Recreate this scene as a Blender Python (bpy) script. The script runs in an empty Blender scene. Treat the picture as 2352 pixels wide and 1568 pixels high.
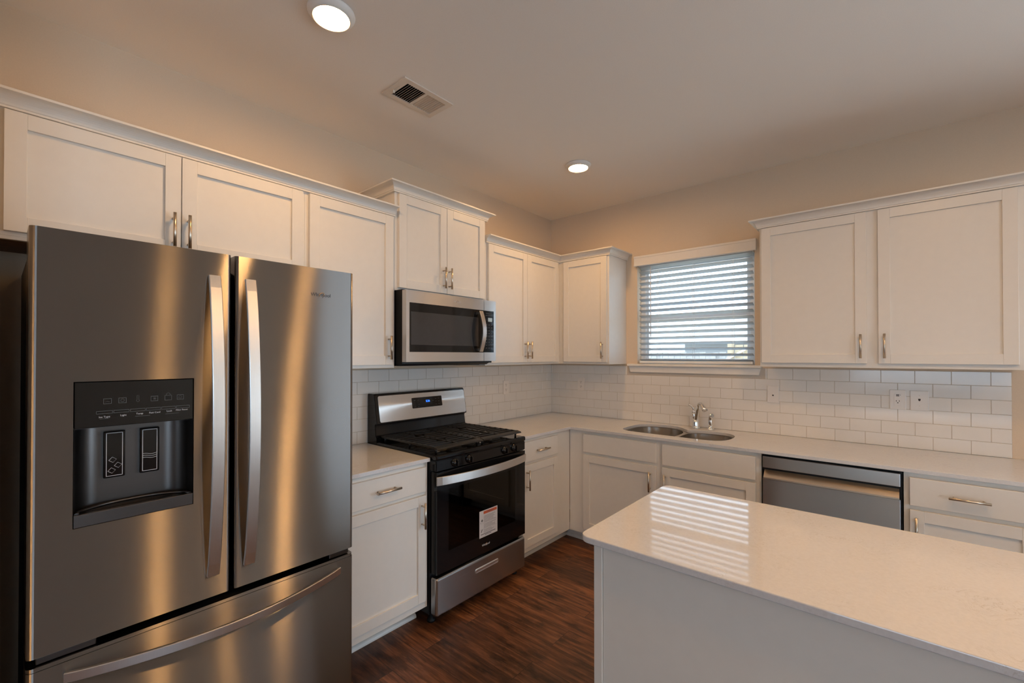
import bpy, bmesh, math, random
from mathutils import Vector, Matrix
random.seed(7)
PI = math.pi
SC = bpy.context.scene
COL = SC.collection

# ------------------------------------------------------------------ camera
cam_d = bpy.data.cameras.new('camera')
cam = bpy.data.objects.new('camera', cam_d)
COL.objects.link(cam)
cam.location = (2.50907, -3.51649, 1.46075)
cam.rotation_mode = 'XYZ'
cam.rotation_euler = (PI / 2 + 0.007926, 0.00019, 0.707944)
cam_d.sensor_width = 36.0
cam_d.lens = 1015.454 / 2352 * 36.0
cam_d.shift_y = 24.329 / 2352
cam_d.clip_start = 0.02
SC.camera = cam

# ------------------------------------------------------------------ view, world, large lights
SC.view_settings.view_transform = 'Standard'
SC.view_settings.look = 'None'
SC.view_settings.exposure = 0.0
SC.view_settings.gamma = 1.0
SC.view_settings.use_curve_mapping = False
SC.cycles.use_denoising = True
SC.cycles.max_bounces = 10
SC.cycles.diffuse_bounces = 6
SC.cycles.glossy_bounces = 5
SC.cycles.transparent_max_bounces = 12
SC.cycles.sample_clamp_indirect = 6.0
SC.cycles.caustics_reflective = False
SC.cycles.caustics_refractive = False

wd = bpy.data.worlds.new('daylight')
SC.world = wd
wd.use_nodes = True
bg = wd.node_tree.nodes['Background']
bg.inputs['Color'].default_value = (0.68, 0.84, 1.0, 1)
bg.inputs['Strength'].default_value = 4.6

LAMP_COL = (1.0, 0.55, 0.20)
LAMP_STRENGTH = 248.0


def daylight(name, loc, rot, sx, sy, power, color=(0.72, 0.86, 1.0)):
    """daylight standing in a window opening of the room behind the camera"""
    l = bpy.data.lights.new(name, 'AREA')
    l.shape = 'RECTANGLE'
    l.size, l.size_y = sx, sy
    l.energy = power
    l.color = color
    o = bpy.data.objects.new(name, l)
    COL.objects.link(o)
    o.location = loc
    o.rotation_euler = rot
    return o


FLOOR = 0.018
CEIL = 2.777
RX, RY = 7.2, -9.6          # far walls of the open room
daylight('daylight_patio', (5.3, 0.15, 1.07), (-PI / 2, 0, 0), 2.76, 2.16, 95)
daylight('daylight_living', (RX + 0.135, -4.88, 1.07), (0, PI / 2, 0), 2.16, 2.16, 36)
daylight('daylight_rear', (3.3, RY - 0.135, 1.5), (PI / 2, 0, 0), 3.06, 1.46, 4)
sun_d = bpy.data.lights.new('sun', 'SUN')
sun_d.energy = 12.0
sun_d.angle = 0.01
sun_d.color = (1.0, 0.96, 0.90)
sun = bpy.data.objects.new('sun', sun_d)
COL.objects.link(sun)
sun.rotation_euler = (0.0, -math.radians(50), 0.0)   # travels along +x past the house, into no window

# ------------------------------------------------------------------ materials


def new_mat(name):
    m = bpy.data.materials.new(name)
    m.use_nodes = True
    nt = m.node_tree
    return m, nt, nt.nodes, nt.links, nt.nodes['Principled BSDF']


def rgba(c):
    return (c[0], c[1], c[2], 1.0)


def coords(N, L, scale=(1, 1, 1), loc=(0, 0, 0), rot=(0, 0, 0), kind='Object'):
    tc = N.new('ShaderNodeTexCoord')
    mp = N.new('ShaderNodeMapping')
    mp.inputs['Scale'].default_value = scale
    mp.inputs['Location'].default_value = loc
    mp.inputs['Rotation'].default_value = rot
    L.new(tc.outputs[kind], mp.inputs['Vector'])
    return mp.outputs['Vector']


def noise(N, L, vec, scale, detail=3, rough=0.5):
    n = N.new('ShaderNodeTexNoise')
    n.inputs['Scale'].default_value = scale
    n.inputs['Detail'].default_value = detail
    n.inputs['Roughness'].default_value = rough
    L.new(vec, n.inputs['Vector'])
    return n.outputs['Fac']


def ramp(N, L, fac, stops):
    r = N.new('ShaderNodeValToRGB')
    e = r.color_ramp.elements
    while len(e) < len(stops):
        e.new(0.5)
    for k, (p, c) in enumerate(stops):
        e[k].position = p
        e[k].color = rgba(c) if len(c) == 3 else c
    L.new(fac, r.inputs['Fac'])
    return r.outputs['Color']


def bump(N, L, height, P, strength=0.1, dist=0.01):
    b = N.new('ShaderNodeBump')
    b.inputs['Strength'].default_value = strength
    b.inputs['Distance'].default_value = dist
    L.new(height, b.inputs['Height'])
    L.new(b.outputs['Normal'], P.inputs['Normal'])


def mat_plain(name, col, rough=0.5, metal=0.0, spec=0.5, nscale=40, var=0.04, bstr=0.0):
    m, nt, N, L, P = new_mat(name)
    v = coords(N, L)
    f = noise(N, L, v, nscale, 4)
    lo = tuple(max(0, c * (1 - var)) for c in col)
    hi = tuple(min(1, c * (1 + var)) for c in col)
    c = ramp(N, L, f, [(0.3, lo), (0.7, hi)])
    L.new(c, P.inputs['Base Color'])
    P.inputs['Roughness'].default_value = rough
    P.inputs['Metallic'].default_value = metal
    P.inputs['Specular IOR Level'].default_value = spec
    if bstr:
        bump(N, L, f, P, bstr, 0.002)
    return m


def mat_steel(name, col, rough, aniso, rot, stretch, lobes=None):
    """brushed steel: grain along the stretch direction"""
    m, nt, N, L, P = new_mat(name)
    v = coords(N, L, scale=stretch)
    f = noise(N, L, v, 1.0, 3, 0.6)
    c = ramp(N, L, f, [(0.25, tuple(x * 0.98 for x in col)), (0.75, tuple(min(1, x * 1.02) for x in col))])
    L.new(c, P.inputs['Base Color'])
    P.inputs['Metallic'].default_value = 1.0
    rr = N.new('ShaderNodeMapRange')
    rr.inputs['To Min'].default_value = rough * 0.97
    rr.inputs['To Max'].default_value = rough * 1.03
    L.new(f, rr.inputs['Value'])
    L.new(rr.outputs['Result'], P.inputs['Roughness'])
    if aniso:
        P.inputs['Anisotropic'].default_value = aniso
        P.inputs['Anisotropic Rotation'].default_value = rot
        t = N.new('ShaderNodeTangent')
        t.direction_type = 'RADIAL'
        t.axis = 'Z'
        L.new(t.outputs['Tangent'], P.inputs['Tangent'])
    if lobes:
        # brushing scratches lean up and down: the same metal seen in several tilted facets
        out = N['Material Output']
        ge = N.new('ShaderNodeNewGeometry')
        acc = None
        for k, tz in enumerate(lobes):
            p = P if k == 0 else N.new('ShaderNodeBsdfPrincipled')
            if k:
                p.inputs['Metallic'].default_value = 1.0
                p.inputs['Anisotropic'].default_value = aniso
                p.inputs['Anisotropic Rotation'].default_value = rot
                L.new(c, p.inputs['Base Color'])
                L.new(rr.outputs['Result'], p.inputs['Roughness'])
                L.new(t.outputs['Tangent'], p.inputs['Tangent'])
            ad = N.new('ShaderNodeVectorMath')
            ad.operation = 'ADD'
            ad.inputs[1].default_value = (0, 0, tz)
            L.new(ge.outputs['Normal'], ad.inputs[0])
            nz = N.new('ShaderNodeVectorMath')
            nz.operation = 'NORMALIZE'
            L.new(ad.outputs[0], nz.inputs[0])
            L.new(nz.outputs[0], p.inputs['Normal'])
            if acc is None:
                acc = p.outputs[0]
            else:
                mx = N.new('ShaderNodeMixShader')
                mx.inputs[0].default_value = 1.0 / (k + 1)
                L.new(acc, mx.inputs[1])
                L.new(p.outputs[0], mx.inputs[2])
                acc = mx.outputs[0]
        L.new(acc, out.inputs[0])
    return m


def mat_emit(name, col, strength):
    m = bpy.data.materials.new(name)
    m.use_nodes = True
    N, L = m.node_tree.nodes, m.node_tree.links
    N.clear()
    e = N.new('ShaderNodeEmission')
    e.inputs['Color'].default_value = rgba(col)
    e.inputs['Strength'].default_value = strength
    o = N.new('ShaderNodeOutputMaterial')
    L.new(e.outputs[0], o.inputs[0])
    return m


def mat_pane(name, tint, ior=1.45):
    """a thin clear pane: mirror by fresnel over a tinted see-through"""
    m = bpy.data.materials.new(name)
    m.use_nodes = True
    N, L = m.node_tree.nodes, m.node_tree.links
    N.clear()
    t = N.new('ShaderNodeBsdfTransparent')
    t.inputs['Color'].default_value = rgba(tint)
    g = N.new('ShaderNodeBsdfGlossy')
    g.inputs['Roughness'].default_value = 0.02
    fr = N.new('ShaderNodeFresnel')
    fr.inputs['IOR'].default_value = ior
    mx = N.new('ShaderNodeMixShader')
    ge = N.new('ShaderNodeNewGeometry')
    iv = N.new('ShaderNodeMath')
    iv.operation = 'SUBTRACT'
    iv.inputs[0].default_value = 1.0
    L.new(ge.outputs['Backfacing'], iv.inputs[1])
    mu = N.new('ShaderNodeMath')
    mu.operation = 'MULTIPLY'
    L.new(fr.outputs[0], mu.inputs[0])
    L.new(iv.outputs[0], mu.inputs[1])
    L.new(mu.outputs[0], mx.inputs[0])
    L.new(t.outputs[0], mx.inputs[1])
    L.new(g.outputs[0], mx.inputs[2])
    o = N.new('ShaderNodeOutputMaterial')
    L.new(mx.outputs[0], o.inputs[0])
    return m


def mat_floor():
    m, nt, N, L, P = new_mat('walnut_planks')
    v = coords(N, L)
    br = N.new('ShaderNodeTexBrick')
    br.offset = 0.37
    br.offset_frequency = 2
    br.inputs['Color1'].default_value = (0, 0, 0, 1)
    br.inputs['Color2'].default_value = (1, 1, 1, 1)
    br.inputs['Mortar'].default_value = (0.5, 0.5, 0.5, 1)
    br.inputs['Scale'].default_value = 1.0
    br.inputs['Mortar Size'].default_value = 0.0012
    br.inputs['Mortar Smooth'].default_value = 0.3
    br.inputs['Brick Width'].default_value = 1.22
    br.inputs['Row Height'].default_value = 0.155
    L.new(v, br.inputs['Vector'])
    # grain, stretched along the planks and shifted plank by plank
    sh = N.new('ShaderNodeVectorMath')
    sh.operation = 'MULTIPLY_ADD'
    sh.inputs[1].default_value = (9.0, 4.0, 3.0)
    L.new(br.outputs['Color'], sh.inputs[0])
    L.new(v, sh.inputs[2])
    mp = N.new('ShaderNodeMapping')
    mp.inputs['Scale'].default_value = (1.8, 24.0, 1.0)
    L.new(sh.outputs[0], mp.inputs['Vector'])
    g1 = noise(N, L, mp.outputs[0], 2.2, 8, 0.62)
    mp2 = N.new('ShaderNodeMapping')
    mp2.inputs['Scale'].default_value = (2.6, 8.0, 1.0)
    L.new(sh.outputs[0], mp2.inputs['Vector'])
    g2 = noise(N, L, mp2.outputs[0], 2.3, 6, 0.65)
    c1 = ramp(N, L, g1, [(0.30, (0.036, 0.013, 0.006)), (0.5, (0.130, 0.050, 0.021)), (0.70, (0.28, 0.120, 0.052))])
    c2 = ramp(N, L, g2, [(0.34, (0.16, 0.15, 0.145)), (0.50, (1, 1, 1))])
    mx = N.new('ShaderNodeMix')
    mx.data_type = 'RGBA'
    mx.blend_type = 'MULTIPLY'
    mx.inputs[0].default_value = 0.85
    L.new(c1, mx.inputs[6])
    L.new(c2, mx.inputs[7])
    pl = ramp(N, L, br.outputs['Color'], [(0.0, (0.58, 0.56, 0.58)), (1.0, (1.35, 1.28, 1.2))])
    mx2 = N.new('ShaderNodeMix')
    mx2.data_type = 'RGBA'
    mx2.blend_type = 'MULTIPLY'
    mx2.inputs[0].default_value = 1.0
    L.new(mx.outputs[2], mx2.inputs[6])
    L.new(pl, mx2.inputs[7])
    mx3 = N.new('ShaderNodeMix')
    mx3.data_type = 'RGBA'
    L.new(br.outputs['Fac'], mx3.inputs[0])
    L.new(mx2.outputs[2], mx3.inputs[6])
    mx3.inputs[7].default_value = (0.012, 0.005, 0.003, 1)
    L.new(mx3.outputs[2], P.inputs['Base Color'])
    P.inputs['Roughness'].default_value = 0.42
    bump(N, L, g1, P, 0.12, 0.002)
    return m


def mat_quartz():
    m, nt, N, L, P = new_mat('cream_quartz')
    v = coords(N, L)
    w = noise(N, L, v, 3.0, 4)
    dv = N.new('ShaderNodeVectorMath')
    dv.operation = 'MULTIPLY_ADD'
    cx = N.new('ShaderNodeCombineXYZ')
    L.new(w, cx.inputs[0])
    L.new(w, cx.inputs[1])
    dv.inputs[1].default_value = (0.5, 0.7, 0.2)
    L.new(cx.outputs[0], dv.inputs[0])
    L.new(v, dv.inputs[2])
    mp = N.new('ShaderNodeMapping')
    mp.inputs['Scale'].default_value = (1.0, 2.0, 1.0)
    mp.inputs['Rotation'].default_value = (0, 0, 0.5)
    L.new(dv.outputs[0], mp.inputs['Vector'])
    f = noise(N, L, mp.outputs[0], 26.0, 6, 0.60)
    vein = ramp(N, L, f, [(0.0, (1, 1, 1)), (0.488, (1, 1, 1)), (0.500, (0.78, 0.74, 0.69)), (0.511, (1, 1, 1)), (1.0, (1, 1, 1))])
    msk = noise(N, L, v, 5.5, 3)
    mk = ramp(N, L, msk, [(0.47, (0, 0, 0)), (0.60, (1, 1, 1))])
    b = noise(N, L, v, 130.0, 2)
    base = ramp(N, L, b, [(0.3, (0.625, 0.625, 0.635)), (0.7, (0.665, 0.665, 0.675))])
    mx = N.new('ShaderNodeMix')
    mx.data_type = 'RGBA'
    mx.blend_type = 'MULTIPLY'
    L.new(mk, mx.inputs[0])
    L.new(base, mx.inputs[6])
    L.new(vein, mx.inputs[7])
    L.new(mx.outputs[2], P.inputs['Base Color'])
    P.inputs['Roughness'].default_value = 0.045
    P.inputs['Specular IOR Level'].default_value = 0.8
    return m


def mat_blind():
    m = bpy.data.materials.new('white_blind_slat')
    m.use_nodes = True
    N, L = m.node_tree.nodes, m.node_tree.links
    P = N['Principled BSDF']
    v = coords(N, L, scale=(1, 30, 30))
    f = noise(N, L, v, 6, 2)
    c = ramp(N, L, f, [(0.3, (0.60, 0.62, 0.63)), (0.7, (0.63, 0.65, 0.66))])
    L.new(c, P.inputs['Base Color'])
    P.inputs['Roughness'].default_value = 0.45
    tr = N.new('ShaderNodeBsdfTranslucent')
    tr.inputs['Color'].default_value = (0.52, 0.58, 0.62, 1)
    mx = N.new('ShaderNodeMixShader')
    mx.inputs[0].default_value = 0.33
    L.new(P.outputs[0], mx.inputs[1])
    L.new(tr.outputs[0], mx.inputs[2])
    L.new(mx.outputs[0], N['Material Output'].inputs[0])
    return m


M = {}
M['paint'] = mat_plain('white_cabinet_paint', (0.745, 0.715, 0.665), 0.34, nscale=25, var=0.012)
M['wall'] = mat_plain('cream_wall_paint', (0.69, 0.565, 0.43), 0.75, nscale=220, var=0.02, bstr=0.05)
M['ceiling'] = mat_plain('flat_ceiling_paint', (0.86, 0.815, 0.76), 0.9, nscale=250, var=0.02, bstr=0.05)
M['trim'] = mat_plain('white_trim_paint', (0.80, 0.77, 0.73), 0.35, var=0.012)
M['tile'] = mat_plain('glazed_white_tile', (0.76, 0.735, 0.70), 0.10, nscale=7, var=0.02)
M['grout'] = mat_plain('pale_grout', (0.58, 0.51, 0.43), 0.9, nscale=300, var=0.08)
M['floor'] = mat_floor()
M['quartz'] = mat_quartz()
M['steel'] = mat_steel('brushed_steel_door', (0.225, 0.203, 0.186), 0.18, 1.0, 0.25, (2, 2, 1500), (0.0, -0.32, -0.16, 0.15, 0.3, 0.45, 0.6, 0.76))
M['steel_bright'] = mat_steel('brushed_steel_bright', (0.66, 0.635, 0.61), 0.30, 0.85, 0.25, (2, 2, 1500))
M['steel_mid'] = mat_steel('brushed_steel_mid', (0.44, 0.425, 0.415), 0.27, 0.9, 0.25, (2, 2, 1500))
M['steel_handle'] = mat_steel('satin_steel_handle', (0.70, 0.67, 0.64), 0.33, 0.0, 0.0, (300, 300, 3))
M['steel_dark'] = mat_steel('dark_satin_steel', (0.10, 0.092, 0.088), 0.36, 0.0, 0.0, (3, 3, 300))
M['steel_sink'] = mat_steel('sink_steel', (0.60, 0.565, 0.52), 0.26, 0.7, 0.25, (3, 3, 300))
M['nickel'] = mat_steel('brushed_nickel', (0.62, 0.53, 0.43), 0.28, 0.0, 0.0, (200, 200, 200))
M['chrome'] = mat_plain('polished_chrome', (0.88, 0.88, 0.88), 0.05, 1.0, var=0.01)
M['black_gloss'] = mat_plain('black_enamel', (0.006, 0.006, 0.007), 0.07, spec=0.38, var=0.1)
M['black'] = mat_plain('black_plastic', (0.007, 0.007, 0.008), 0.4, spec=0.25, var=0.1)
M['black_deep'] = mat_plain('black_cavity', (0.004, 0.004, 0.004), 0.8, var=0.1)
M['iron'] = mat_plain('cast_iron_enamel', (0.012, 0.011, 0.010), 0.36, nscale=300, var=0.2, bstr=0.08)
M['case'] = mat_plain('charcoal_fridge_case', (0.045, 0.042, 0.042), 0.45, nscale=400, var=0.1, bstr=0.05)
M['screen'] = mat_plain('dark_screen_glass', (0.028, 0.029, 0.032), 0.07, spec=0.7, var=0.05)
M['raw_wood'] = mat_plain('raw_brown_board', (0.20, 0.095, 0.045), 0.7, nscale=30, var=0.25)
M['plastic'] = mat_plain('white_plate_plastic', (0.77, 0.73, 0.69), 0.3, var=0.01)
M['slot'] = mat_plain('dark_slot', (0.03, 0.018, 0.012), 0.6, var=0.1)
M['blind'] = mat_blind()
M['vinyl'] = mat_plain('white_vinyl', (0.82, 0.84, 0.86), 0.4, var=0.01)
M['pane'] = mat_pane('clear_window_pane', (0.93, 0.96, 0.98))
M['dark_pane'] = mat_pane('tinted_oven_glass', (0.10, 0.09, 0.085), 1.45)
M['print'] = mat_plain('pale_print', (0.62, 0.62, 0.64), 0.5, var=0.01)
M['print_dim'] = mat_plain('faint_print', (0.10, 0.105, 0.105), 0.5, var=0.01)
M['print_dark'] = mat_plain('dark_print', (0.03, 0.03, 0.04), 0.45, var=0.05)
M['gold'] = mat_plain('gold_print', (0.45, 0.24, 0.08), 0.3, 0.6, var=0.05)
M['paper'] = mat_plain('white_paper', (0.62, 0.60, 0.60), 0.55, var=0.01)
M['orange'] = mat_plain('orange_print', (0.55, 0.10, 0.03), 0.5, var=0.03)
M['ink'] = mat_plain('grey_ink', (0.12, 0.11, 0.115), 0.6, var=0.03)
M['led'] = mat_emit('blue_clock_digits', (0.03, 0.18, 1.0), 3.5)
M['lcd'] = mat_plain('pale_lcd', (0.42, 0.55, 0.62), 0.2, var=0.02)
M['lens'] = mat_emit('lamp_lens', LAMP_COL, LAMP_STRENGTH)
M['lens_dim'] = mat_emit('dimmed_lamp_lens', LAMP_COL, LAMP_STRENGTH * 0.76)
M['vent'] = mat_plain('vent_enamel', (0.74, 0.66, 0.57), 0.4, var=0.01)
M['siding'] = mat_plain('pale_siding', (0.36, 0.37, 0.38), 0.8, var=0.03)
M['shingle'] = mat_plain('grey_shingles', (0.22, 0.23, 0.24), 0.9, nscale=9, var=0.12)
M['fence'] = mat_plain('weathered_fence', (0.36, 0.34, 0.32), 0.85, nscale=5, var=0.12)
M['fence_new'] = mat_plain('new_pine', (0.40, 0.32, 0.22), 0.8, nscale=5, var=0.1)
M['soil'] = mat_plain('bare_lawn', (0.42, 0.40, 0.34), 0.95, nscale=3, var=0.2)

# ------------------------------------------------------------------ mesh helpers


class MB:
    """collects shapes; build() links them as ONE mesh object"""

    def __init__(self):
        self.bm = bmesh.new()

    def _merge(self, tmp, mi=0):
        for f in tmp.faces:
            f.material_index = mi
        me = bpy.data.meshes.new('tmp')
        tmp.to_mesh(me)
        tmp.free()
        self.bm.from_mesh(me)
        bpy.data.meshes.remove(me)

    def box(self, x0, x1, y0, y1, z0, z1, bevel=0.0, seg=2, mi=0, only=None):
        t = bmesh.new()
        r = bmesh.ops.create_cube(t, size=1.0)
        x0, x1 = min(x0, x1), max(x0, x1)
        y0, y1 = min(y0, y1), max(y0, y1)
        z0, z1 = min(z0, z1), max(z0, z1)
        for v in t.verts:
            v.co = Vector((x0 + (v.co.x + .5) * (x1 - x0), y0 + (v.co.y + .5) * (y1 - y0), z0 + (v.co.z + .5) * (z1 - z0)))
        if bevel:
            es = [e for e in t.edges if only is None or only(e)]
            b = min(bevel, 0.45 * min(x1 - x0, y1 - y0, z1 - z0))
            bmesh.ops.bevel(t, geom=es, offset=b, segments=seg, affect='EDGES', profile=0.5)
        self._merge(t, mi)
        return self

    def prism(self, pts, axis, a0, a1, mi=0, bevel=0.0, seg=2):
        """a polygon of 2-D points extruded along an axis; the two coordinates are the other axes in xyz order"""
        t = bmesh.new()

        def co(p, a):
            return {'x': (a, p[0], p[1]), 'y': (p[0], a, p[1]), 'z': (p[0], p[1], a)}[axis]
        lo = [t.verts.new(co(p, a0)) for p in pts]
        hi = [t.verts.new(co(p, a1)) for p in pts]
        n = len(pts)
        t.faces.new(lo)
        t.faces.new(hi[::-1])
        for i in range(n):
            t.faces.new((lo[i], hi[i], hi[(i + 1) % n], lo[(i + 1) % n]))
        bmesh.ops.recalc_face_normals(t, faces=t.faces)
        if bevel:
            bmesh.ops.bevel(t, geom=list(t.edges), offset=bevel, segments=seg, affect='EDGES')
        self._merge(t, mi)
        return self

    def tube(self, pts, radius, seg=10, mi=0, cap=True):
        """round tube along a polyline; radius a number or one per point"""
        t = bmesh.new()
        P = [Vector(p) for p in pts]
        n = len(P)
        rad = radius if isinstance(radius, (list, tuple)) else [radius] * n
        rings = []
        up = None
        for i in range(n):
            d = (P[min(i + 1, n - 1)] - P[max(i - 1, 0)]).normalized()
            if up is None:
                a = Vector((0, 0, 1)) if abs(d.z) < 0.9 else Vector((1, 0, 0))
                up = (a - d * a.dot(d)).normalized()
            else:
                up = (up - d * up.dot(d)).normalized()
            s = d.cross(up)
            rings.append([t.verts.new(P[i] + (up * math.cos(k * 2 * PI / seg) + s * math.sin(k * 2 * PI / seg)) * rad[i]) for k in range(seg)])
        for i in range(n - 1):
            for k in range(seg):
                t.faces.new((rings[i][k], rings[i][(k + 1) % seg], rings[i + 1][(k + 1) % seg], rings[i + 1][k]))
        if cap:
            t.faces.new(rings[0][::-1])
            t.faces.new(rings[-1])
        bmesh.ops.recalc_face_normals(t, faces=t.faces)
        for f in t.faces:
            f.smooth = len(f.verts) == 4
        self._merge(t, mi)
        return self

    def lathe(self, prof, center, axis='z', seg=24, mi=0, smooth=True):
        """profile of (radius, height) turned about an axis through center"""
        t = bmesh.new()
        cx, cy, cz = center
        rings = []
        for r, h in prof:
            ring = []
            for k in range(seg):
                a = 2 * PI * k / seg
                u, w = r * math.cos(a), r * math.sin(a)
                co = {'z': (cx + u, cy + w, cz + h), 'x': (cx + h, cy + u, cz + w), 'y': (cx + u, cy + h, cz + w)}[axis]
                ring.append(t.verts.new(co))
            rings.append(ring)
        for i in range(len(rings) - 1):
            for k in range(seg):
                f = t.faces.new((rings[i][k], rings[i][(k + 1) % seg], rings[i + 1][(k + 1) % seg], rings[i + 1][k]))
                f.smooth = smooth
        t.faces.new(rings[0][::-1])
        t.faces.new(rings[-1])
        bmesh.ops.recalc_face_normals(t, faces=t.faces)
        self._merge(t, mi)
        return self

    def sweep_profile(self, prof, path, side, mi=0):
        """a (out, z) profile carried along an xy polyline with mitred corners; out points to side * left of travel"""
        t = bmesh.new()
        P = [Vector((p[0], p[1])) for p in path]
        n = len(P)
        offs = []
        for i in range(n):
            ds = []
            if i > 0:
                ds.append((P[i] - P[i - 1]).normalized())
            if i < n - 1:
                ds.append((P[i + 1] - P[i]).normalized())
            ns = [Vector((-d.y, d.x)) * side for d in ds]
            if len(ns) == 1:
                offs.append(ns[0])
            else:
                m = (ns[0] + ns[1]).normalized()
                offs.append(m / max(0.2, m.dot(ns[0])))
        rings = []
        for i in range(n):
            rings.append([t.verts.new((P[i].x + offs[i].x * o, P[i].y + offs[i].y * o, z)) for o, z in prof])
        k = len(prof)
        for i in range(n - 1):
            for j in range(k):
                t.faces.new((rings[i][j], rings[i][(j + 1) % k], rings[i + 1][(j + 1) % k], rings[i + 1][j]))
        t.faces.new(rings[0])
        t.faces.new(rings[-1][::-1])
        bmesh.ops.recalc_face_normals(t, faces=t.faces)
        self._merge(t, mi)
        return self

    def blade(self, pts, wdir, width, thick, mi=0, bevel=0.002):
        """flat bar of rectangular section along a polyline lying in a plane; wdir is the width direction"""
        t = bmesh.new()
        P = [Vector(p) for p in pts]
        w = Vector(wdir).normalized()
        n = len(P)
        rings = []
        c = bevel
        for i in range(n):
            d = (P[min(i + 1, n - 1)] - P[max(i - 1, 0)]).normalized()
            nn = d.cross(w).normalized()
            h, k = width / 2, thick / 2
            sec = [(-h + c, -k), (h - c, -k), (h, -k + c), (h, k - c), (h - c, k), (-h + c, k), (-h, k - c), (-h, -k + c)]
            rings.append([t.verts.new(P[i] + w * a + nn * b) for a, b in sec])
        for i in range(n - 1):
            for j in range(8):
                t.faces.new((rings[i][j], rings[i][(j + 1) % 8], rings[i + 1][(j + 1) % 8], rings[i + 1][j]))
        t.faces.new(rings[0])
        t.faces.new(rings[-1][::-1])
        bmesh.ops.recalc_face_normals(t, faces=t.faces)
        self._merge(t, mi)
        return self

    def quads(self, faces, mi=0, smooth=False):
        t = bmesh.new()
        for f in faces:
            q = t.faces.new([t.verts.new(p) for p in f])
        bmesh.ops.remove_doubles(t, verts=t.verts, dist=1e-5)
        for f in t.faces:
            f.smooth = smooth
        self._merge(t, mi)
        return self

    def build(self, name, mats, parent=None, origin=None):
        me = bpy.data.meshes.new(name)
        if origin is None and parent is None:
            vs = [v.co for v in self.bm.verts]
            origin = Vector((sum((min(v[i] for v in vs), max(v[i] for v in vs))) / 2 for i in range(3)))
            origin.z = min(v.z for v in vs)
        base = Vector(origin) if origin is not None else Vector((0, 0, 0))
        if parent is not None:
            base = WORLD_ORG[parent.name]
        bmesh.ops.translate(self.bm, verts=self.bm.verts, vec=-base)
        self.bm.to_mesh(me)
        self.bm.free()
        for m in (mats if isinstance(mats, (list, tuple)) else [mats]):
            me.materials.append(m)
        o = bpy.data.objects.new(name, me)
        COL.objects.link(o)
        if parent is not None:
            o.parent = parent          # every part has its thing's own origin
            WORLD_ORG[o.name] = base
        else:
            o.location = base
            WORLD_ORG[o.name] = base
        return o


WORLD_ORG = {}


def tag(o, label=None, cat=None, group=None, kind=None):
    if label:
        o['label'] = label
    if cat:
        o['category'] = cat
    if group:
        o['group'] = group
    if kind:
        o['kind'] = kind
    return o


def thing(name, loc, label, cat, group=None):
    o = bpy.data.objects.new(name, None)
    o.empty_display_size = 0.1
    COL.objects.link(o)
    o.location = loc
    WORLD_ORG[o.name] = Vector(loc)
    tag(o, label, cat, group, 'thing')
    return o


def struct(o):
    o['kind'] = 'structure'
    return o


def text_mesh(name, body, size, mat, parent, origin, xdir, updir, lift=0.0006):
    """flat raised lettering, centred on origin"""
    cu = bpy.data.curves.new('tmp_text', 'FONT')
    cu.body = body
    cu.size = size
    cu.align_x = 'CENTER'
    cu.align_y = 'CENTER'
    cu.extrude = lift / 2
    cu.resolution_u = 3
    to = bpy.data.objects.new('tmp_text', cu)
    COL.objects.link(to)
    bpy.context.view_layer.update()
    dg = bpy.context.evaluated_depsgraph_get()
    me = bpy.data.meshes.new_from_object(to.evaluated_get(dg))
    bpy.data.objects.remove(to)
    bpy.data.curves.remove(cu)
    X, U = Vector(xdir).normalized(), Vector(updir).normalized()
    Nn = X.cross(U)
    base = WORLD_ORG[parent.name]
    mt = Matrix.Translation(Vector(origin) + Nn * lift / 2 - base) @ Matrix((X, U, Nn)).transposed().to_4x4()
    me.transform(mt)
    me.name = name
    me.materials.clear()
    me.materials.append(mat)
    o = bpy.data.objects.new(name, me)
    COL.objects.link(o)
    o.parent = parent
    WORLD_ORG[o.name] = base
    return o


def fill_outline(name, loops, z0, z1, mat, parent=None, bevel=0.0):
    """a flat slab from an outer loop and hole loops"""
    cu = bpy.data.curves.new('tmp_outline', 'CURVE')
    cu.dimensions = '2D'
    cu.fill_mode = 'BOTH'
    cu.extrude = (z1 - z0) / 2 - bevel
    cu.bevel_depth = bevel
    cu.bevel_resolution = 2
    cu.offset = -bevel
    for lp in loops:
        s = cu.splines.new('POLY')
        s.points.add(len(lp) - 1)
        for k, p in enumerate(lp):
            s.points[k].co = (p[0], p[1], 0, 1)
        s.use_cyclic_u = True
    to = bpy.data.objects.new('tmp_outline', cu)
    COL.objects.link(to)
    bpy.context.view_layer.update()
    dg = bpy.context.evaluated_depsgraph_get()
    me = bpy.data.meshes.new_from_object(to.evaluated_get(dg))
    bpy.data.objects.remove(to)
    bpy.data.curves.remove(cu)
    b = bmesh.new()
    b.from_mesh(me)
    bmesh.ops.translate(b, verts=b.verts, vec=(0, 0, (z0 + z1) / 2))
    bpy.data.meshes.remove(me)
    mb = MB()
    mb.bm.free()
    mb.bm = b
    for f in b.faces:
        f.material_index = 0
        f.smooth = False
    return mb.build(name, mat, parent)


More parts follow.
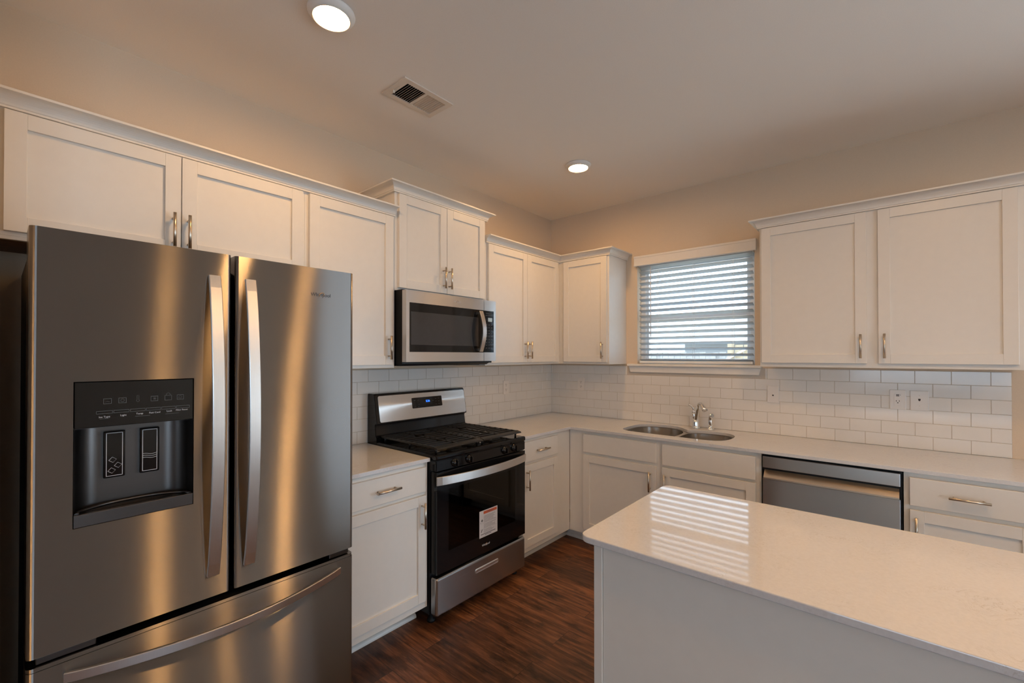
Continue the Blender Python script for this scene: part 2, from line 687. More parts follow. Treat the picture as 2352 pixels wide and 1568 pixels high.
def rounded(pts, r, seg=5):
    """round the corners of a 2-D polygon; r a number or one per corner"""
    out = []
    n = len(pts)
    for i in range(n):
        p = Vector(pts[i])
        rr = r[i] if isinstance(r, (list, tuple)) else r
        if rr <= 0:
            out.append(tuple(p))
            continue
        a = (Vector(pts[i - 1]) - p).normalized()
        b = (Vector(pts[(i + 1) % n]) - p).normalized()
        ang = a.angle(b)
        d = rr / math.tan(ang / 2)
        c = p + (a + b).normalized() * (rr / math.sin(ang / 2))
        s, e = p + a * d - c, p + b * d - c
        tot = s.angle(e)
        sgn = 1 if s.x * e.y - s.y * e.x > 0 else -1
        for k in range(seg + 1):
            th = sgn * tot * k / seg
            out.append((c.x + s.x * math.cos(th) - s.y * math.sin(th), c.y + s.x * math.sin(th) + s.y * math.cos(th)))
    return out


def chaikin(pts, it=2):
    for _ in range(it):
        q = []
        for i in range(len(pts)):
            a, b = pts[i], pts[(i + 1) % len(pts)]
            q.append((a[0] * .75 + b[0] * .25, a[1] * .75 + b[1] * .25))
            q.append((a[0] * .25 + b[0] * .75, a[1] * .25 + b[1] * .75))
        pts = q
    return pts


def slab_with_holes(mb, axis, a0, a1, u0, u1, v0, v1, holes):
    """a wall or ceiling slab, thickness a0..a1 along axis, with rectangular holes (u0,u1,v0,v1)"""
    us = sorted({u0, u1} | {h[0] for h in holes} | {h[1] for h in holes})
    vs = sorted({v0, v1} | {h[2] for h in holes} | {h[3] for h in holes})
    for i in range(len(us) - 1):
        for j in range(len(vs) - 1):
            cu, cv = (us[i] + us[i + 1]) / 2, (vs[j] + vs[j + 1]) / 2
            if any(h[0] < cu < h[1] and h[2] < cv < h[3] for h in holes):
                continue
            if axis == 'x':
                mb.box(a0, a1, us[i], us[i + 1], vs[j], vs[j + 1])
            elif axis == 'y':
                mb.box(us[i], us[i + 1], a0, a1, vs[j], vs[j + 1])
            else:
                mb.box(us[i], us[i + 1], vs[j], vs[j + 1], a0, a1)
    bmesh.ops.remove_doubles(mb.bm, verts=mb.bm.verts, dist=1e-5)
    return mb


class Run:
    """maps (along, out, z) of a wall run to boxes: 'L' the side wall at x=0, 'B' the window wall at y=0"""

    def __init__(self, w):
        self.w = w

    def box(self, mb, u0, u1, d0, d1, z0, z1, **k):
        if self.w == 'L':
            return mb.box(d0, d1, u0, u1, z0, z1, **k)
        return mb.box(u0, u1, -d1, -d0, z0, z1, **k)

    def p(self, u, d, z):
        return (d, u, z) if self.w == 'L' else (u, -d, z)


LW, BW = Run('L'), Run('B')

# ------------------------------------------------------------------ room shell
W_OPEN = (0.89, 1.776, 1.392, 2.225)      # kitchen window opening x0 x1 z0 z1
PAT = (3.95, 6.65, FLOOR, 2.12)      # patio door of the dining end
mb = MB().box(-0.12, RX + 0.12, RY - 0.12, 0.14, FLOOR - 0.1, FLOOR)
struct(mb.build('floor', M['floor'], origin=(0, 0, FLOOR)))
VENT = (0.607, 0.755, -2.238, -1.988)     # duct opening x0 x1 y0 y1
struct(slab_with_holes(MB(), 'z', CEIL, CEIL + 0.12, -0.12, RX + 0.12, RY - 0.12, 0.14, [VENT]).build('ceiling', M['ceiling']))
struct(MB().box(-0.12, 0, RY - 0.12, 0.14, FLOOR, CEIL).build('wall_left', M['wall']))
struct(slab_with_holes(MB(), 'y', 0.0, 0.14, 0.0, RX, FLOOR, CEIL, [W_OPEN, PAT]).build('wall_back', M['wall']))
SIDE = (-5.93, -3.83, FLOOR, 2.12)
struct(slab_with_holes(MB(), 'x', RX, RX + 0.12, RY - 0.12, 0.14, FLOOR, CEIL, [SIDE]).build('wall_right', M['wall']))
REAR = (1.8, 4.8, 0.8, 2.2)
struct(slab_with_holes(MB(), 'y', RY - 0.12, RY, 0.0, RX, FLOOR, CEIL, [REAR]).build('wall_rear', M['wall']))
struct(MB().box(0.0, 0.90, -3.66, -3.53, FLOOR, CEIL).build('wall_side', M['wall']))
# skirting where the room goes on past the cabinets
struct(MB().box(3.06, PAT[0], -0.014, 0, FLOOR, FLOOR + 0.11, bevel=0.004).build('baseboard_back', M['trim']))
struct(MB().box(0, 0.014, RY, -3.66, FLOOR, FLOOR + 0.11, bevel=0.004).build('baseboard_left', M['trim']))


def window_unit(name, axis, h, depth, sash=True):
    """vinyl frame, two sashes and panes standing in opening h at depth along the wall's thickness"""
    u0, u1, z0, z1 = h
    o0, o1 = depth
    f = MB()

    def bx(m, a, b, c, d, e=0.0, g=0.0):
        if axis == 'y':
            m.box(a, b, o0 + e, o1 - g, c, d, bevel=0.003)
        else:
            m.box(o0 + e, o1 - g, a, b, c, d, bevel=0.003)
    t = 0.045
    bx(f, u0, u0 + t, z0, z1)
    bx(f, u1 - t, u1, z0, z1)
    bx(f, u0 + t, u1 - t, z0, z0 + t)
    bx(f, u0 + t, u1 - t, z1 - t, z1)
    zm = (z0 + z1) / 2 - 0.03
    if sash:
        bx(f, u0 + t, u1 - t, zm - 0.02, zm + 0.022, 0.004, 0.004)
        s = 0.022
        bx(f, u0 + t, u0 + t + s, z0 + t, z1 - t, 0.01, 0.01)
        bx(f, u1 - t - s, u1 - t, z0 + t, z1 - t, 0.01, 0.01)
    fr = f.build(name, M['vinyl'])
    struct(fr)
    g = MB()
    c = (o0 + o1) / 2
    if axis == 'y':
        g.box(u0 + t, u1 - t, c - 0.002, c + 0.002, z0 + t, z1 - t)
    else:
        g.box(c - 0.002, c + 0.002, u0 + t, u1 - t, z0 + t, z1 - t)
    g.build('pane', M['pane'], fr)
    return fr


window_unit('window_1', 'y', W_OPEN, (0.072, 0.125))
window_unit('window_2', 'y', REAR, (RY - 0.1, RY - 0.04), sash=False)
window_unit('window_3', 'x', SIDE, (RX + 0.05, RX + 0.11))
window_unit('door_1', 'y', PAT, (0.06, 0.12), sash=False)

# stool and apron of the kitchen window
sill = MB().box(0.815, 1.822, -0.045, 0.0, 1.372, 1.392, bevel=0.005)
sill.box(W_OPEN[0] + .001, W_OPEN[1] - .001, 0.0, 0.071, 1.372, 1.3915)
struct(sill.build('trim_1', M['trim']))
ap = MB().prism([(0.822, 1.371), (1.818, 1.371), (1.806, 1.322), (0.836, 1.322)], 'y', -0.024, -0.0095, bevel=0.002)
struct(ap.build('trim_2', M['trim']))

# ------------------------------------------------------------------ backsplash tiles
TP = 0.0763


def backsplash(name, run, u0, u1, ref, bottom_half, label, zmax, skip=None):
    root = MB()
    run.box(root, u0, u1, 0.0002, 0.0064, 0.915, zmax)
    grout = root.build(name, M['grout'])
    tag(grout, label, 'backsplash', None, 'thing')
    t = MB()
    g = 0.0011
    for r in range(6):
        z0 = 0.914 + r * TP
        z1 = min(z0 + TP, zmax)
        off = (r % 2) * TP + (TP if bottom_half else 0)
        k0 = math.floor((u0 - ref - off) / (2 * TP)) - 1
        u = ref + off + k0 * 2 * TP
        while u < u1:
            a, b = max(u, u0), min(u + 2 * TP, u1)
            if b - a > 0.006:
                pieces = [(a, b)]
                if skip and z1 > skip[2] + .01:
                    np_ = []
                    for (p, q) in pieces:
                        if q <= skip[0] or p >= skip[1]:
                            np_.append((p, q))
                        else:
                            if p < skip[0] - .006:
                                np_.append((p, skip[0]))
                            if q > skip[1] + .006:
                                np_.append((skip[1], q))
                    pieces = np_
                for p, q in pieces:
                    run.box(t, p + g, q - g, 0.004, 0.0085, z0 + g, z1 - g, bevel=0.0012, seg=1)
            u += 2 * TP
    t.build('tiles', M['tile'], grout)
    return grout


backsplash('tile_backsplash', BW, 0.0, 2.998, 2.998, False, 'white subway tile backsplash behind the sink under the window', 1.3718, skip=(0.80, 1.84, 1.32))
backsplash('tile_backsplash', LW, -2.56, -0.0095, -1.912, False, 'white subway tile backsplash behind the gas range', 1.3718)

# ------------------------------------------------------------------ cabinets


def shaker(name, run, u0, u1, d, z0, z1, parent, rail=0.052, thick=0.019):
    m = MB()
    e = 0.0012
    run.box(m, u0, u0 + rail, d, d + thick, z0, z1, bevel=e, seg=1)
    run.box(m, u1 - rail, u1, d, d + thick, z0, z1, bevel=e, seg=1)
    run.box(m, u0 + rail, u1 - rail, d, d + thick - .0003, z0, z0 + rail, bevel=e * .7, seg=1)
    run.box(m, u0 + rail, u1 - rail, d, d + thick - .0003, z1 - rail, z1, bevel=e * .7, seg=1)
    run.box(m, u0 + rail - .004, u1 - rail + .004, d + .002, d + thick - 0.010, z0 + rail - .004, z1 - rail + .004)
    return m.build(name, M['paint'], parent)


def slab_front(name, run, u0, u1, d, z0, z1, parent, thick=0.019):
    m = MB()
    run.box(m, u0, u1, d, d + thick, z0, z1, bevel=0.0025)
    return m.build(name, M['paint'], parent)


def pull(run, u, z, d, parent, vertical=True, length=0.135):
    """round bar pull on two posts, centred at (u, z) on a face at depth d"""
    m = MB()
    h = length / 2
    s = 0.030
    c = 0.048
    if vertical:
        m.tube([run.p(u, d + s, z - h), run.p(u, d + s, z + h)], 0.006, 12)
        for q in (-c, c):
            m.tube([run.p(u, d - .001, z + q), run.p(u, d + s, z + q)], 0.0045, 10)
    else:
        m.tube([run.p(u - h, d + s, z), run.p(u + h, d + s, z)], 0.006, 12)
        for q in (-c, c):
            m.tube([run.p(u + q, d - .001, z), run.p(u + q, d + s, z)], 0.0045, 10)
    return m.build('bar_pull', M['nickel'], parent)


UD, BD = 0.305, 0.61           # box depths
UB, UT = 1.39, 2.325           # wall cabinet bottom and top


def wall_cabinet(run, u0, u1, z0, z1, doors, label, wood_bottom=False, d0=0.0005, group='white wall cabinets'):
    """doors: (u0, u1, z0, z1, pull u, pull z)"""
    t = thing('wall_cabinet', run.p((u0 + u1) / 2, UD / 2, z0), label, 'cabinet', group)
    m = MB()
    run.box(m, u0, u1, d0, UD, z0 + (.012 if wood_bottom else 0), z1, bevel=0.0008, seg=1)
    m.build('body', M['paint'], t)
    if wood_bottom:
        b = MB()
        run.box(b, u0 + .002, u1 - .002, d0, UD - .019, z0 + .004, z0 + .0118)
        b.build('bottom_panel', M['raw_wood'], t)
        b = MB()
        run.box(b, u0, u1, UD - .0188, UD, z0, z0 + .0118)
        b.build('bottom_rail', M['paint'], t)
    for (a, b, c, d, pu, pz) in doors:
        dr = shaker('door', run, a, b, UD, c, d, t)
        pull(run, pu, pz, UD + .019, dr)
    return t


DB, DT = 1.408, 2.267
wall_cabinet(LW, -3.516, -2.524, 1.845, UT, [(-3.503, -3.0295, 1.87, DT, -3.056, 1.962), (-3.0265, -2.5395, 1.87, DT, -3.006, 1.962)],
             'wide white two-door wall cabinet directly above the steel refrigerator', wood_bottom=True)
wall_cabinet(LW, -2.5235, -2.0005, UB, UT, [(-2.506, -2.0195, DB, DT, -2.051, 1.506)],
             'white single-door wall cabinet between the refrigerator and the microwave')
wall_cabinet(LW, -2.0, -1.238, 1.845, 2.474, [(-1.979, -1.613, 1.861, 2.416, -1.645, 1.958), (-1.61, -1.259, 1.861, 2.416, -1.595, 1.958)],
             'raised white two-door wall cabinet on top of the microwave')
wall_cabinet(LW, -1.2375, -0.3055, UB, UT, [(-1.218, -0.7735, DB, DT, -0.806, 1.504), (-0.7705, -0.342, DB, DT, -0.75, 1.504)],
             'white two-door wall cabinet in the corner beside the microwave')
wall_cabinet(BW, 0.0005, 0.79, UB, UT, [(0.361, 0.7765, DB, DT, 0.741, 1.504)],
             'narrow white single-door wall cabinet between the room corner and the window')
wall_cabinet(BW, 1.87, 3.012, UB, UT, [(1.882, 2.408, DB + .008, DT + .006, 2.381, 1.513), (2.458, 2.979, DB + .008, DT + .006, 2.484, 1.513)],
             'wide white two-door wall cabinet above the dishwasher, past the window')


def crown(path, side, z0, label):
    z1 = z0 + 0.052
    prof = [(0.0004, z0), (0.014, z0), (0.014, z0 + 0.008)]
    for k in range(7):
        a = PI / 2 * k / 6
        prof.append((0.050 - 0.034 * math.cos(a), z0 + 0.010 + 0.032 * math.sin(a) * .98))
    # cove: hollow curve from the lower bead out to the top lip
    prof = [(0.0004, z0), (0.013, z0), (0.013, z0 + 0.007)]
    for k in range(8):
        a = PI / 2 * k / 7
        prof.append((0.051 - 0.036 * math.cos(a), z0 + 0.044 - 0.034 * (1 - math.sin(a)) ** 1.0 * 1.0))
    cv = []
    for k in range(8):
        a = PI / 2 * k / 7
        cv.append((0.016 + 0.034 * (1 - math.cos(a)), z0 + 0.009 + 0.034 * math.sin(a)))
    prof = [(0.0004, z0), (0.013, z0), (0.013, z0 + 0.007)] + cv + [(0.055, z0 + 0.044), (0.055, z1), (0.0004, z1)]
    m = MB().sweep_profile(prof, path, side)
    o = m.build('crown_moulding', M['paint'])
    tag(o, label, 'crown moulding', 'cabinet crown mouldings', 'thing')
    return o


crown([(UD, -3.5285), (UD, -2.003)], -1, 2.273, 'long white crown moulding over the refrigerator cabinet')
crown([(0.0, -2.0), (UD, -2.0), (UD, -1.238), (0.0, -1.238)], -1, 2.421, 'short raised white crown moulding above the microwave cabinet')
crown([(UD, -1.2365), (UD, -UD), (0.79, -UD), (0.79, 0.0)], -1, 2.273, 'L-shaped white crown moulding running around the room corner')
crown([(1.87, 0.0), (1.87, -UD), (3.012, -UD), (3.012, 0.0)], -1, 2.279, 'white crown moulding over the wide cabinet past the window')

CT, CB = 0.914, 0.894        # worktop top and underside
TOE = 0.502


def base_cabinet(name, run, u0, u1, label, drawers, doors, d0=0.0005, hollow=False, falses=(), toe=None):
    t = thing(name, run.p((u0 + u1) / 2, BD / 2, FLOOR), label, 'cabinet', 'white base cabinets')
    m = MB()
    zt = CB - 0.0006
    if hollow:
        run.box(m, u0, u1, BD - .02, BD, 0.115, zt)
        run.box(m, u0, u0 + .018, d0, BD - .02, 0.115, zt)
        run.box(m, u1 - .018, u1, d0, BD - .02, 0.115, zt)
        run.box(m, u0 + .018, u1 - .018, d0, BD - .02, 0.115, 0.133)
        run.box(m, u0 + .018, u1 - .018, d0, d0 + .01, 0.133, zt)
    else:
        run.box(m, u0, u1, d0, BD, 0.115, zt, bevel=0.0008, seg=1)
    m.build('body', M['paint'], t)
    ta, tb = toe if toe else (u0, u1)
    k = MB()
    run.box(k, ta, tb, TOE - .015, TOE, FLOOR, 0.1148)
    k.build('toe_kick', M['paint'], t)
    q = MB()
    n = 6
    prof = [(TOE + .0002, FLOOR), (TOE + .0152, FLOOR)] + [(TOE + .0002 + .015 * math.cos(PI / 2 * i / n), FLOOR + .004 + .018 * math.sin(PI / 2 * i / n)) for i in range(n + 1)]
    if run.w == 'L':
        q.prism([(p[0], p[1]) for p in prof], 'y', ta, tb)
    else:
        q.prism([(-p[0], p[1]) for p in prof], 'x', ta, tb)
    q.build('shoe_moulding', M['paint'], t)
    for (a, b, c, d, pu) in drawers:
        f = slab_front('drawer', run, a, b, BD, c, d, t)
        if pu is not None:
            pull(run, pu, (c + d) / 2, BD + .019, f, vertical=False)
    for (a, b, c, d) in falses:
        slab_front('false_front', run, a, b, BD, c, d, t)
    for (a, b, c, d, pu, pz) in doors:
        f = shaker('door', run, a, b, BD, c, d, t)
        pull(run, pu, pz, BD + .019, f)
    return t


base_cabinet('base_cabinet', LW, -2.54, -2.0005, 'white base cabinet with drawer between the refrigerator and the range',
             [(-2.51, -2.022, 0.738, 0.868, -2.266)], [(-2.51, -2.0205, 0.158, 0.719, -2.05, 0.621)])
base_cabinet('base_cabinet', LW, -1.2355, -0.6115, 'white base cabinet with drawer between the range and the room corner',
             [(-1.207, -0.793, 0.734, 0.871, -1.0)], [(-1.207, -0.793, 0.155, 0.715, -1.168, 0.617)], toe=(-1.2355, -0.488))
base_cabinet('sink_base_cabinet', BW, 0.612, 1.935, 'white sink base cabinet with two doors below the window', [],
             [(0.742, 1.306, 0.155, 0.714, 1.270, 0.611), (1.35, 1.907, 0.155, 0.715, 1.373, 0.609)], hollow=True,
             falses=[(0.743, 1.308, 0.736, 0.87), (1.35, 1.907, 0.733, 0.87)], toe=(0.5175, 1.935))
base_cabinet('base_cabinet', BW, 2.555, 3.012, 'white base cabinet with drawer beside the dishwasher under the wall outlets',
             [(2.576, 2.99, 0.735, 0.87, 2.777)], [(2.576, 2.99, 0.155, 0.714, 2.599, 0.619)])

# ------------------------------------------------------------------ worktops
CO = 0.635
m = MB().box(0.0005, CO, -2.555, -2.0, CB, CT, bevel=0.002, seg=2)
tag(m.build('countertop', M['quartz']), 'short cream quartz worktop between the refrigerator and the range', 'countertop', None, 'thing')

sink_hole = chaikin([(.985, -.465), (.972, -.40), (.972, -.24), (.985, -.18), (1.03, -.12), (1.09, -.088), (1.15, -.078), (1.22, -.08), (1.28, -.103),
                     (1.33, -.155), (1.375, -.205), (1.42, -.178), (1.48, -.162), (1.58, -.15), (1.64, -.163), (1.69, -.21), (1.714, -.29), (1.714, -.38),
                     (1.70, -.455), (1.665, -.502), (1.61, -.524), (1.5, -.526), (1.1, -.526), (1.03, -.512)], 2)
outer = rounded([(0.0005, -0.0005), (0.0005, -1.236), (CO, -1.236), (CO, -CO), (3.04, -CO), (3.04, -0.0005)], [0, 0, .003, .004, .003, 0], 3)
tag(fill_outline('countertop', [outer, sink_hole], CB, CT, M['quartz'], bevel=0.0015), 'long L-shaped cream quartz worktop holding the sink', 'countertop', None, 'thing')

# ------------------------------------------------------------------ sink and taps
sk = thing('kitchen_sink', (1.34, -.31, 0.70), 'undermount double-bowl stainless steel sink set in the worktop below the window', 'sink')
bowl_a = chaikin([(1.0, -.47), (.985, -.40), (.985, -.24), (1.0, -.18), (1.045, -.125), (1.10, -.10), (1.16, -.092), (1.22, -.094), (1.28, -.118), (1.325, -.165),
                  (1.352, -.23), (1.358, -.30), (1.356, -.42), (1.335, -.48), (1.28, -.508), (1.1, -.512), (1.04, -.50)], 2)
bowl_b = chaikin([(1.385, -.44), (1.382, -.30), (1.392, -.235), (1.43, -.19), (1.50, -.172), (1.58, -.163), (1.635, -.175), (1.68, -.22), (1.70, -.29), (1.70, -.38),
                  (1.688, -.45), (1.655, -.492), (1.60, -.510), (1.5, -.512), (1.43, -.505), (1.395, -.48)], 2)
flange = chaikin([(.955, -.545), (.94, -.3), (.955, -.10), (1.05, -.058), (1.3, -.058), (1.42, -.12), (1.66, -.12), (1.74, -.22), (1.74, -.45), (1.70, -.545)], 2)
fill_outline('rim', [flange, bowl_a, bowl_b], CB - .004, CB - .0006, M['steel_sink'], sk)


def bowl(name, loop, zb, parent):
    cx = sum(p[0] for p in loop) / len(loop)
    cy = sum(p[1] for p in loop) / len(loop)
    rings = []
    H = CB - .002 - zb
    for s, z in [(1.0, CB - .001), (1.0, CB - .012), (.985, zb + H * .5), (.97, zb + .05), (.95, zb + .025), (.90, zb + .009), (.82, zb + .003), (.5, zb), (.12, zb - .003)]:
        rings.append([(cx + (p[0] - cx) * s, cy + (p[1] - cy) * s, z) for p in loop])
    fs = []
    n = len(loop)
    for i in range(len(rings) - 1):
        for k in range(n):
            fs.append((rings[i][k], rings[i][(k + 1) % n], rings[i + 1][(k + 1) % n], rings[i + 1][k]))
    o = MB().quads(fs, smooth=True).build(name, M['steel_sink'], parent)
    d = MB().lathe([(.045, .0), (.045, .003), (.038, .004), (.034, .0005), (.0, .0005)], (cx, cy, zb - .001), seg=20)
    d.build('drain', M['chrome'], o)
    return o


bowl('bowl', bowl_a, 0.70, sk)
bowl('bowl', bowl_b, 0.72, sk)

FX, FY = 1.392, -0.082
fa = thing('kitchen_faucet', (FX, FY, CT), 'chrome arched kitchen faucet with lever handle behind the sink', 'faucet')
m = MB()
m.lathe([(.030, .0), (.031, .004), (.028, .009), (.026, .012), (.024, .02), (.023, .045), (.0205, .065), (.0, .066)], (FX, FY, CT + .0005), seg=24)
m.build('base', M['chrome'], fa)
m = MB()
sd = Vector((0.80, -0.60, 0)).normalized()
p0 = Vector((FX + .006, FY, CT + .05))
pts, rad = [], []
for k in range(15):
    s = k / 14
    if s < .5:
        q = s / .5
        off, z = .012 * q + .016 * q * q, .05 + .105 * q
    else:
        q = (s - .5) / .5
        a = PI * .80 * q
        off, z = .028 + .030 * (1 - math.cos(a)), .155 + .036 * math.sin(a)
    pts.append(Vector((FX, FY, CT)) + sd * off + Vector((0, 0, z)))
    rad.append(.0185 - .007 * min(1, s / .7))
m.tube(pts, rad, 14)
m.build('spout', M['chrome'], fa)
e = pts[-1]
d = (pts[-1] - pts[-2]).normalized()
m = MB().tube([e - d * .014, e, e + d * .016, e + d * .034, e + d * .04], [.0115, .014, .017, .0205, .021], 16)
m.build('spray_head', M['chrome'], fa)
m = MB()
m.tube([(FX - .002, FY, CT + .055), (FX - .009, FY, CT + .085), (FX - .013, FY - .002, CT + .105), (FX - .014, FY - .003, CT + .118)], [.017, .0155, .0145, .012], 14)
m.lathe([(.0, -.013), (.010, -.010), (.0145, -.004), (.0155, .002), (.0135, .009), (.007, .014), (.0, .015)], (FX - .014, FY - .003, CT + .122), seg=18)
m.tube([(FX - .014, FY - .003, CT + .132), (FX - .018, FY - .006, CT + .15), (FX - .030, FY - .012, CT + .168), (FX - .050, FY - .02, CT + .177)], [.0085, .007, .0065, .0075], 12)
m.build('lever', M['chrome'], fa)

SXP, SYP = 1.500, -0.088
sp = thing('side_sprayer', (SXP, SYP, CT), 'small chrome side sprayer standing next to the faucet', 'sprayer')
MB().lathe([(.026, .0), (.025, .005), (.019, .014), (.016, .022), (.0, .023)], (SXP, SYP, CT + .0005), seg=20).build('base', M['chrome'], sp)
m = MB().tube([(SXP, SYP, CT + .02), (SXP - .001, SYP, CT + .04), (SXP - .002, SYP, CT + .07), (SXP, SYP, CT + .09), (SXP + .006, SYP - .005, CT + .104), (SXP + .016, SYP - .012, CT + .108)],
              [.0135, .0145, .0155, .0145, .0155, .014], 14)
m.build('spray_wand', M['chrome'], sp)

# ------------------------------------------------------------------ dishwasher
dw = thing('dishwasher', (2.245, -.32, FLOOR), 'stainless steel dishwasher with pocket handle under the worktop', 'dishwasher')
D0, D1 = 1.9385, 2.5515
MB().box(D0, D1, -.60, -.02, 0.10, CB - .001).build('body', M['black'], dw)
m = MB().box(D0 + .004, D1 - .004, -.602, -.575, FLOOR, 0.099)
m.build('toe_panel', M['black'], dw)
door = MB()
door.box(D0 + .009, D1 - .009, -.645, -.6005, 0.12, 0.757, bevel=.002)
door.build('door', M['steel_mid'], dw)
m = MB().box(D0 + .009, D1 - .009, -.645, -.6005, 0.819, 0.883, bevel=.002)
m.build('top_panel', M['steel_mid'], dw)
# pocket: dark back, sloped lip
m = MB().box(D0 + .012, D1 - .012, -.612, -.6005, 0.7575, 0.8185)
m.build('handle_pocket', M['black'], dw)
m = MB().prism([(-.6125, .803), (-.650, .766), (-.650, .7585), (-.6125, .7585)], 'x', D0 + .013, D1 - .013)
m.build('pocket_lip', M['nickel'], dw)

# ------------------------------------------------------------------ island
isl = thing('kitchen_island', (2.62, -2.0, FLOOR), 'white kitchen island cabinet standing in front of the sink run', 'island')
m = MB().box(1.8505, 3.44, -2.327, -1.72, FLOOR, CB - .0006, bevel=.001, seg=1)
m.build('body', M['paint'], isl)
m = MB().box(1.822, 1.8497, -2.3325, -1.72, FLOOR, CB - .0006, bevel=.0015, seg=1)
m.build('end_panel', M['paint'], isl)
IO = rounded([(1.779, -2.352), (3.50, -2.352), (3.50, -1.664), (1.779, -1.664)], [.035, .035, .035, .035], 8)
tag(fill_outline('countertop', [IO], CB, CT, M['quartz'], bevel=0.003), 'cream quartz island top with rounded corners and window reflection', 'countertop', None, 'thing')

# ------------------------------------------------------------------ refrigerator
FXF = 0.845
fr = thing('refrigerator', (.42, -3.015, FLOOR), 'stainless steel french-door refrigerator with water and ice dispenser', 'refrigerator')
m = MB().box(0.03, 0.722, -3.455, -2.575, FLOOR + .03, 1.765, bevel=.006)
m.build('case', M['case'], fr)
m = MB().box(0.7225, 0.731, -3.44, -2.59, 0.10, 1.755)
m.box(0.7312, 0.76, -3.02, -2.984, 0.70, 1.755)
m.build('gasket', M['black_deep'], fr)
FD = 0.732


def rounded_piece(m, y0, y1, z0, z1, rl, rr):
    """a door slab piece; rl / rr round its vertical front edges"""
    pts = [(FD, y0), (FXF, y0), (FXF, y1), (FD, y1)]
    m.prism(rounded(pts, [0, rl, rr, 0], 6), 'z', z0, z1)


Z0, Z1 = 0.685, 1.795
OY0, OY1, OZ0, OZ1 = -3.380, -3.110, 0.996, 1.390
dl = MB()
rounded_piece(dl, -3.463, OY0, Z0, Z1, .014, 0)
rounded_piece(dl, OY1, -3.0075, Z0, Z1, 0, .010)
rounded_piece(dl, OY0, OY1, OZ1, Z1, 0, 0)
rounded_piece(dl, OY0, OY1, Z0, OZ0, 0, 0)
bmesh.ops.remove_doubles(dl.bm, verts=dl.bm.verts, dist=1e-5)
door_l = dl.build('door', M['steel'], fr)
dr = MB()
rounded_piece(dr, -2.996, -2.5655, Z0, Z1, .010, .014)
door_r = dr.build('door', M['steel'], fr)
# thin top caps close each door
fz = MB()
pts = rounded([(FD, -3.463), (FXF, -3.463), (FXF, -2.5655), (FD, -2.5655)], [0, .014, .014, 0], 6)
fz.prism(pts, 'z', 0.10, 0.650)
fz.prism([(p[0] - .004 if p[0] > .8 else p[0], p[1]) for p in pts], 'z', 0.650, 0.660)
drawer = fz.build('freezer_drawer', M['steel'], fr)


def bow(n, f):
    return [f(k / (n - 1)) for k in range(n)]


def arch(s):
    return math.sin(PI * s) ** 0.75


def door_handle(y, parent):
    h = MB()
    z0, z1 = 0.757, 1.718
    h.blade(bow(25, lambda s: (0.853 + .050 * arch(s), y, z0 + (z1 - z0) * s)), (0, 1, 0), .034, .011)
    return h.build('handle', M['steel_handle'], parent)


door_handle(-3.058, door_l)
door_handle(-2.953, door_r)
h = MB()
y0, y1 = -3.393, -2.628
h.blade(bow(33, lambda s: (0.853 + .086 * math.sin(PI * s) ** .85, y0 + (y1 - y0) * s, .614)), (0, 0, 1), .026, .012)
h.build('handle', M['steel_handle'], drawer)
# hinge covers and feet
for (a, b) in ((-3.445, -3.33), (-2.66, -2.58)):
    MB().box(0.765, 0.832, a, b, 0.662, 0.680, bevel=.002).build('hinge_bracket', M['steel_dark'], fr)
for (a, b) in ((-3.45, -3.36), (-2.67, -2.58)):
    MB().box(0.62, 0.80, a, b, 1.7955 if False else 1.7655, 1.79, bevel=.004).build('hinge_cover', M['case'], fr) if False else None
MB().box(0.70, 0.80, -3.44, -2.59, FLOOR + .012, 0.092, bevel=.003).build('base_grille', M['case'], fr)
for y in (-3.38, -2.65):
    for x in (0.12, 0.62):
        MB().lathe([(.022, 0), (.022, .008), (.012, .012), (.012, .032), (0, .032)], (x, y, FLOOR), seg=14).build('foot', M['black'], fr)

# dispenser set into the narrow door
ND = 0.085
nx = FXF - ND
niche = []
plan = rounded([(FXF - .001, OY0 + .001), (nx, OY0 + .012), (nx, OY1 - .012), (FXF - .001, OY1 - .001)], [0, .055, .055, 0], 8)
zs = [OZ0 + .012, 1.262]
fs = []
for i in range(len(plan) - 1):
    a, b = plan[i], plan[i + 1]
    fs.append(((a[0], a[1], zs[0]), (b[0], b[1], zs[0]), (b[0], b[1], zs[1]), (a[0], a[1], zs[1])))
nm = MB().quads(fs, smooth=True)
nm.box(nx, FXF - .03, OY0 + .004, OY1 - .004, 1.2585, 1.262)
ni = nm.build('dispenser_niche', M['steel_dark'], fr)
# tray: floor, raised rim and front lip
tr = MB()
tr.box(nx + .002, FXF - .004, OY0 + .004, OY1 - .004, OZ0 + .002, OZ0 + .018)
tr.prism(rounded([(FXF - .012, OZ0 + .001), (FXF + .0015, OZ0 + .001), (FXF + .0015, 1.031), (FXF - .012, 1.031)], .001, 2), 'y', OY0 + .002, OY1 - .002)
rimp = [(FXF - .008, OY0 + .008, 1.030)] + [(nx + .008 + .045 * (1 - math.sin(PI * s)) ** 1.5 + .0, OY0 + .012 + (OY1 - OY0 - .024) * s, 1.031) for s in [i / 16 for i in range(17)]] + [(FXF - .008, OY1 - .008, 1.030)]
tr.tube(rimp, .005, 8)
tr.build('drip_tray', M['steel_dark'], fr)
cp = MB().box(FXF - .075, FXF - .001, OY0 + .002, OY1 - .002, 1.2625, OZ1 - .002, bevel=.0015)
disp = cp.build('control_display', M['black_gloss'], fr)
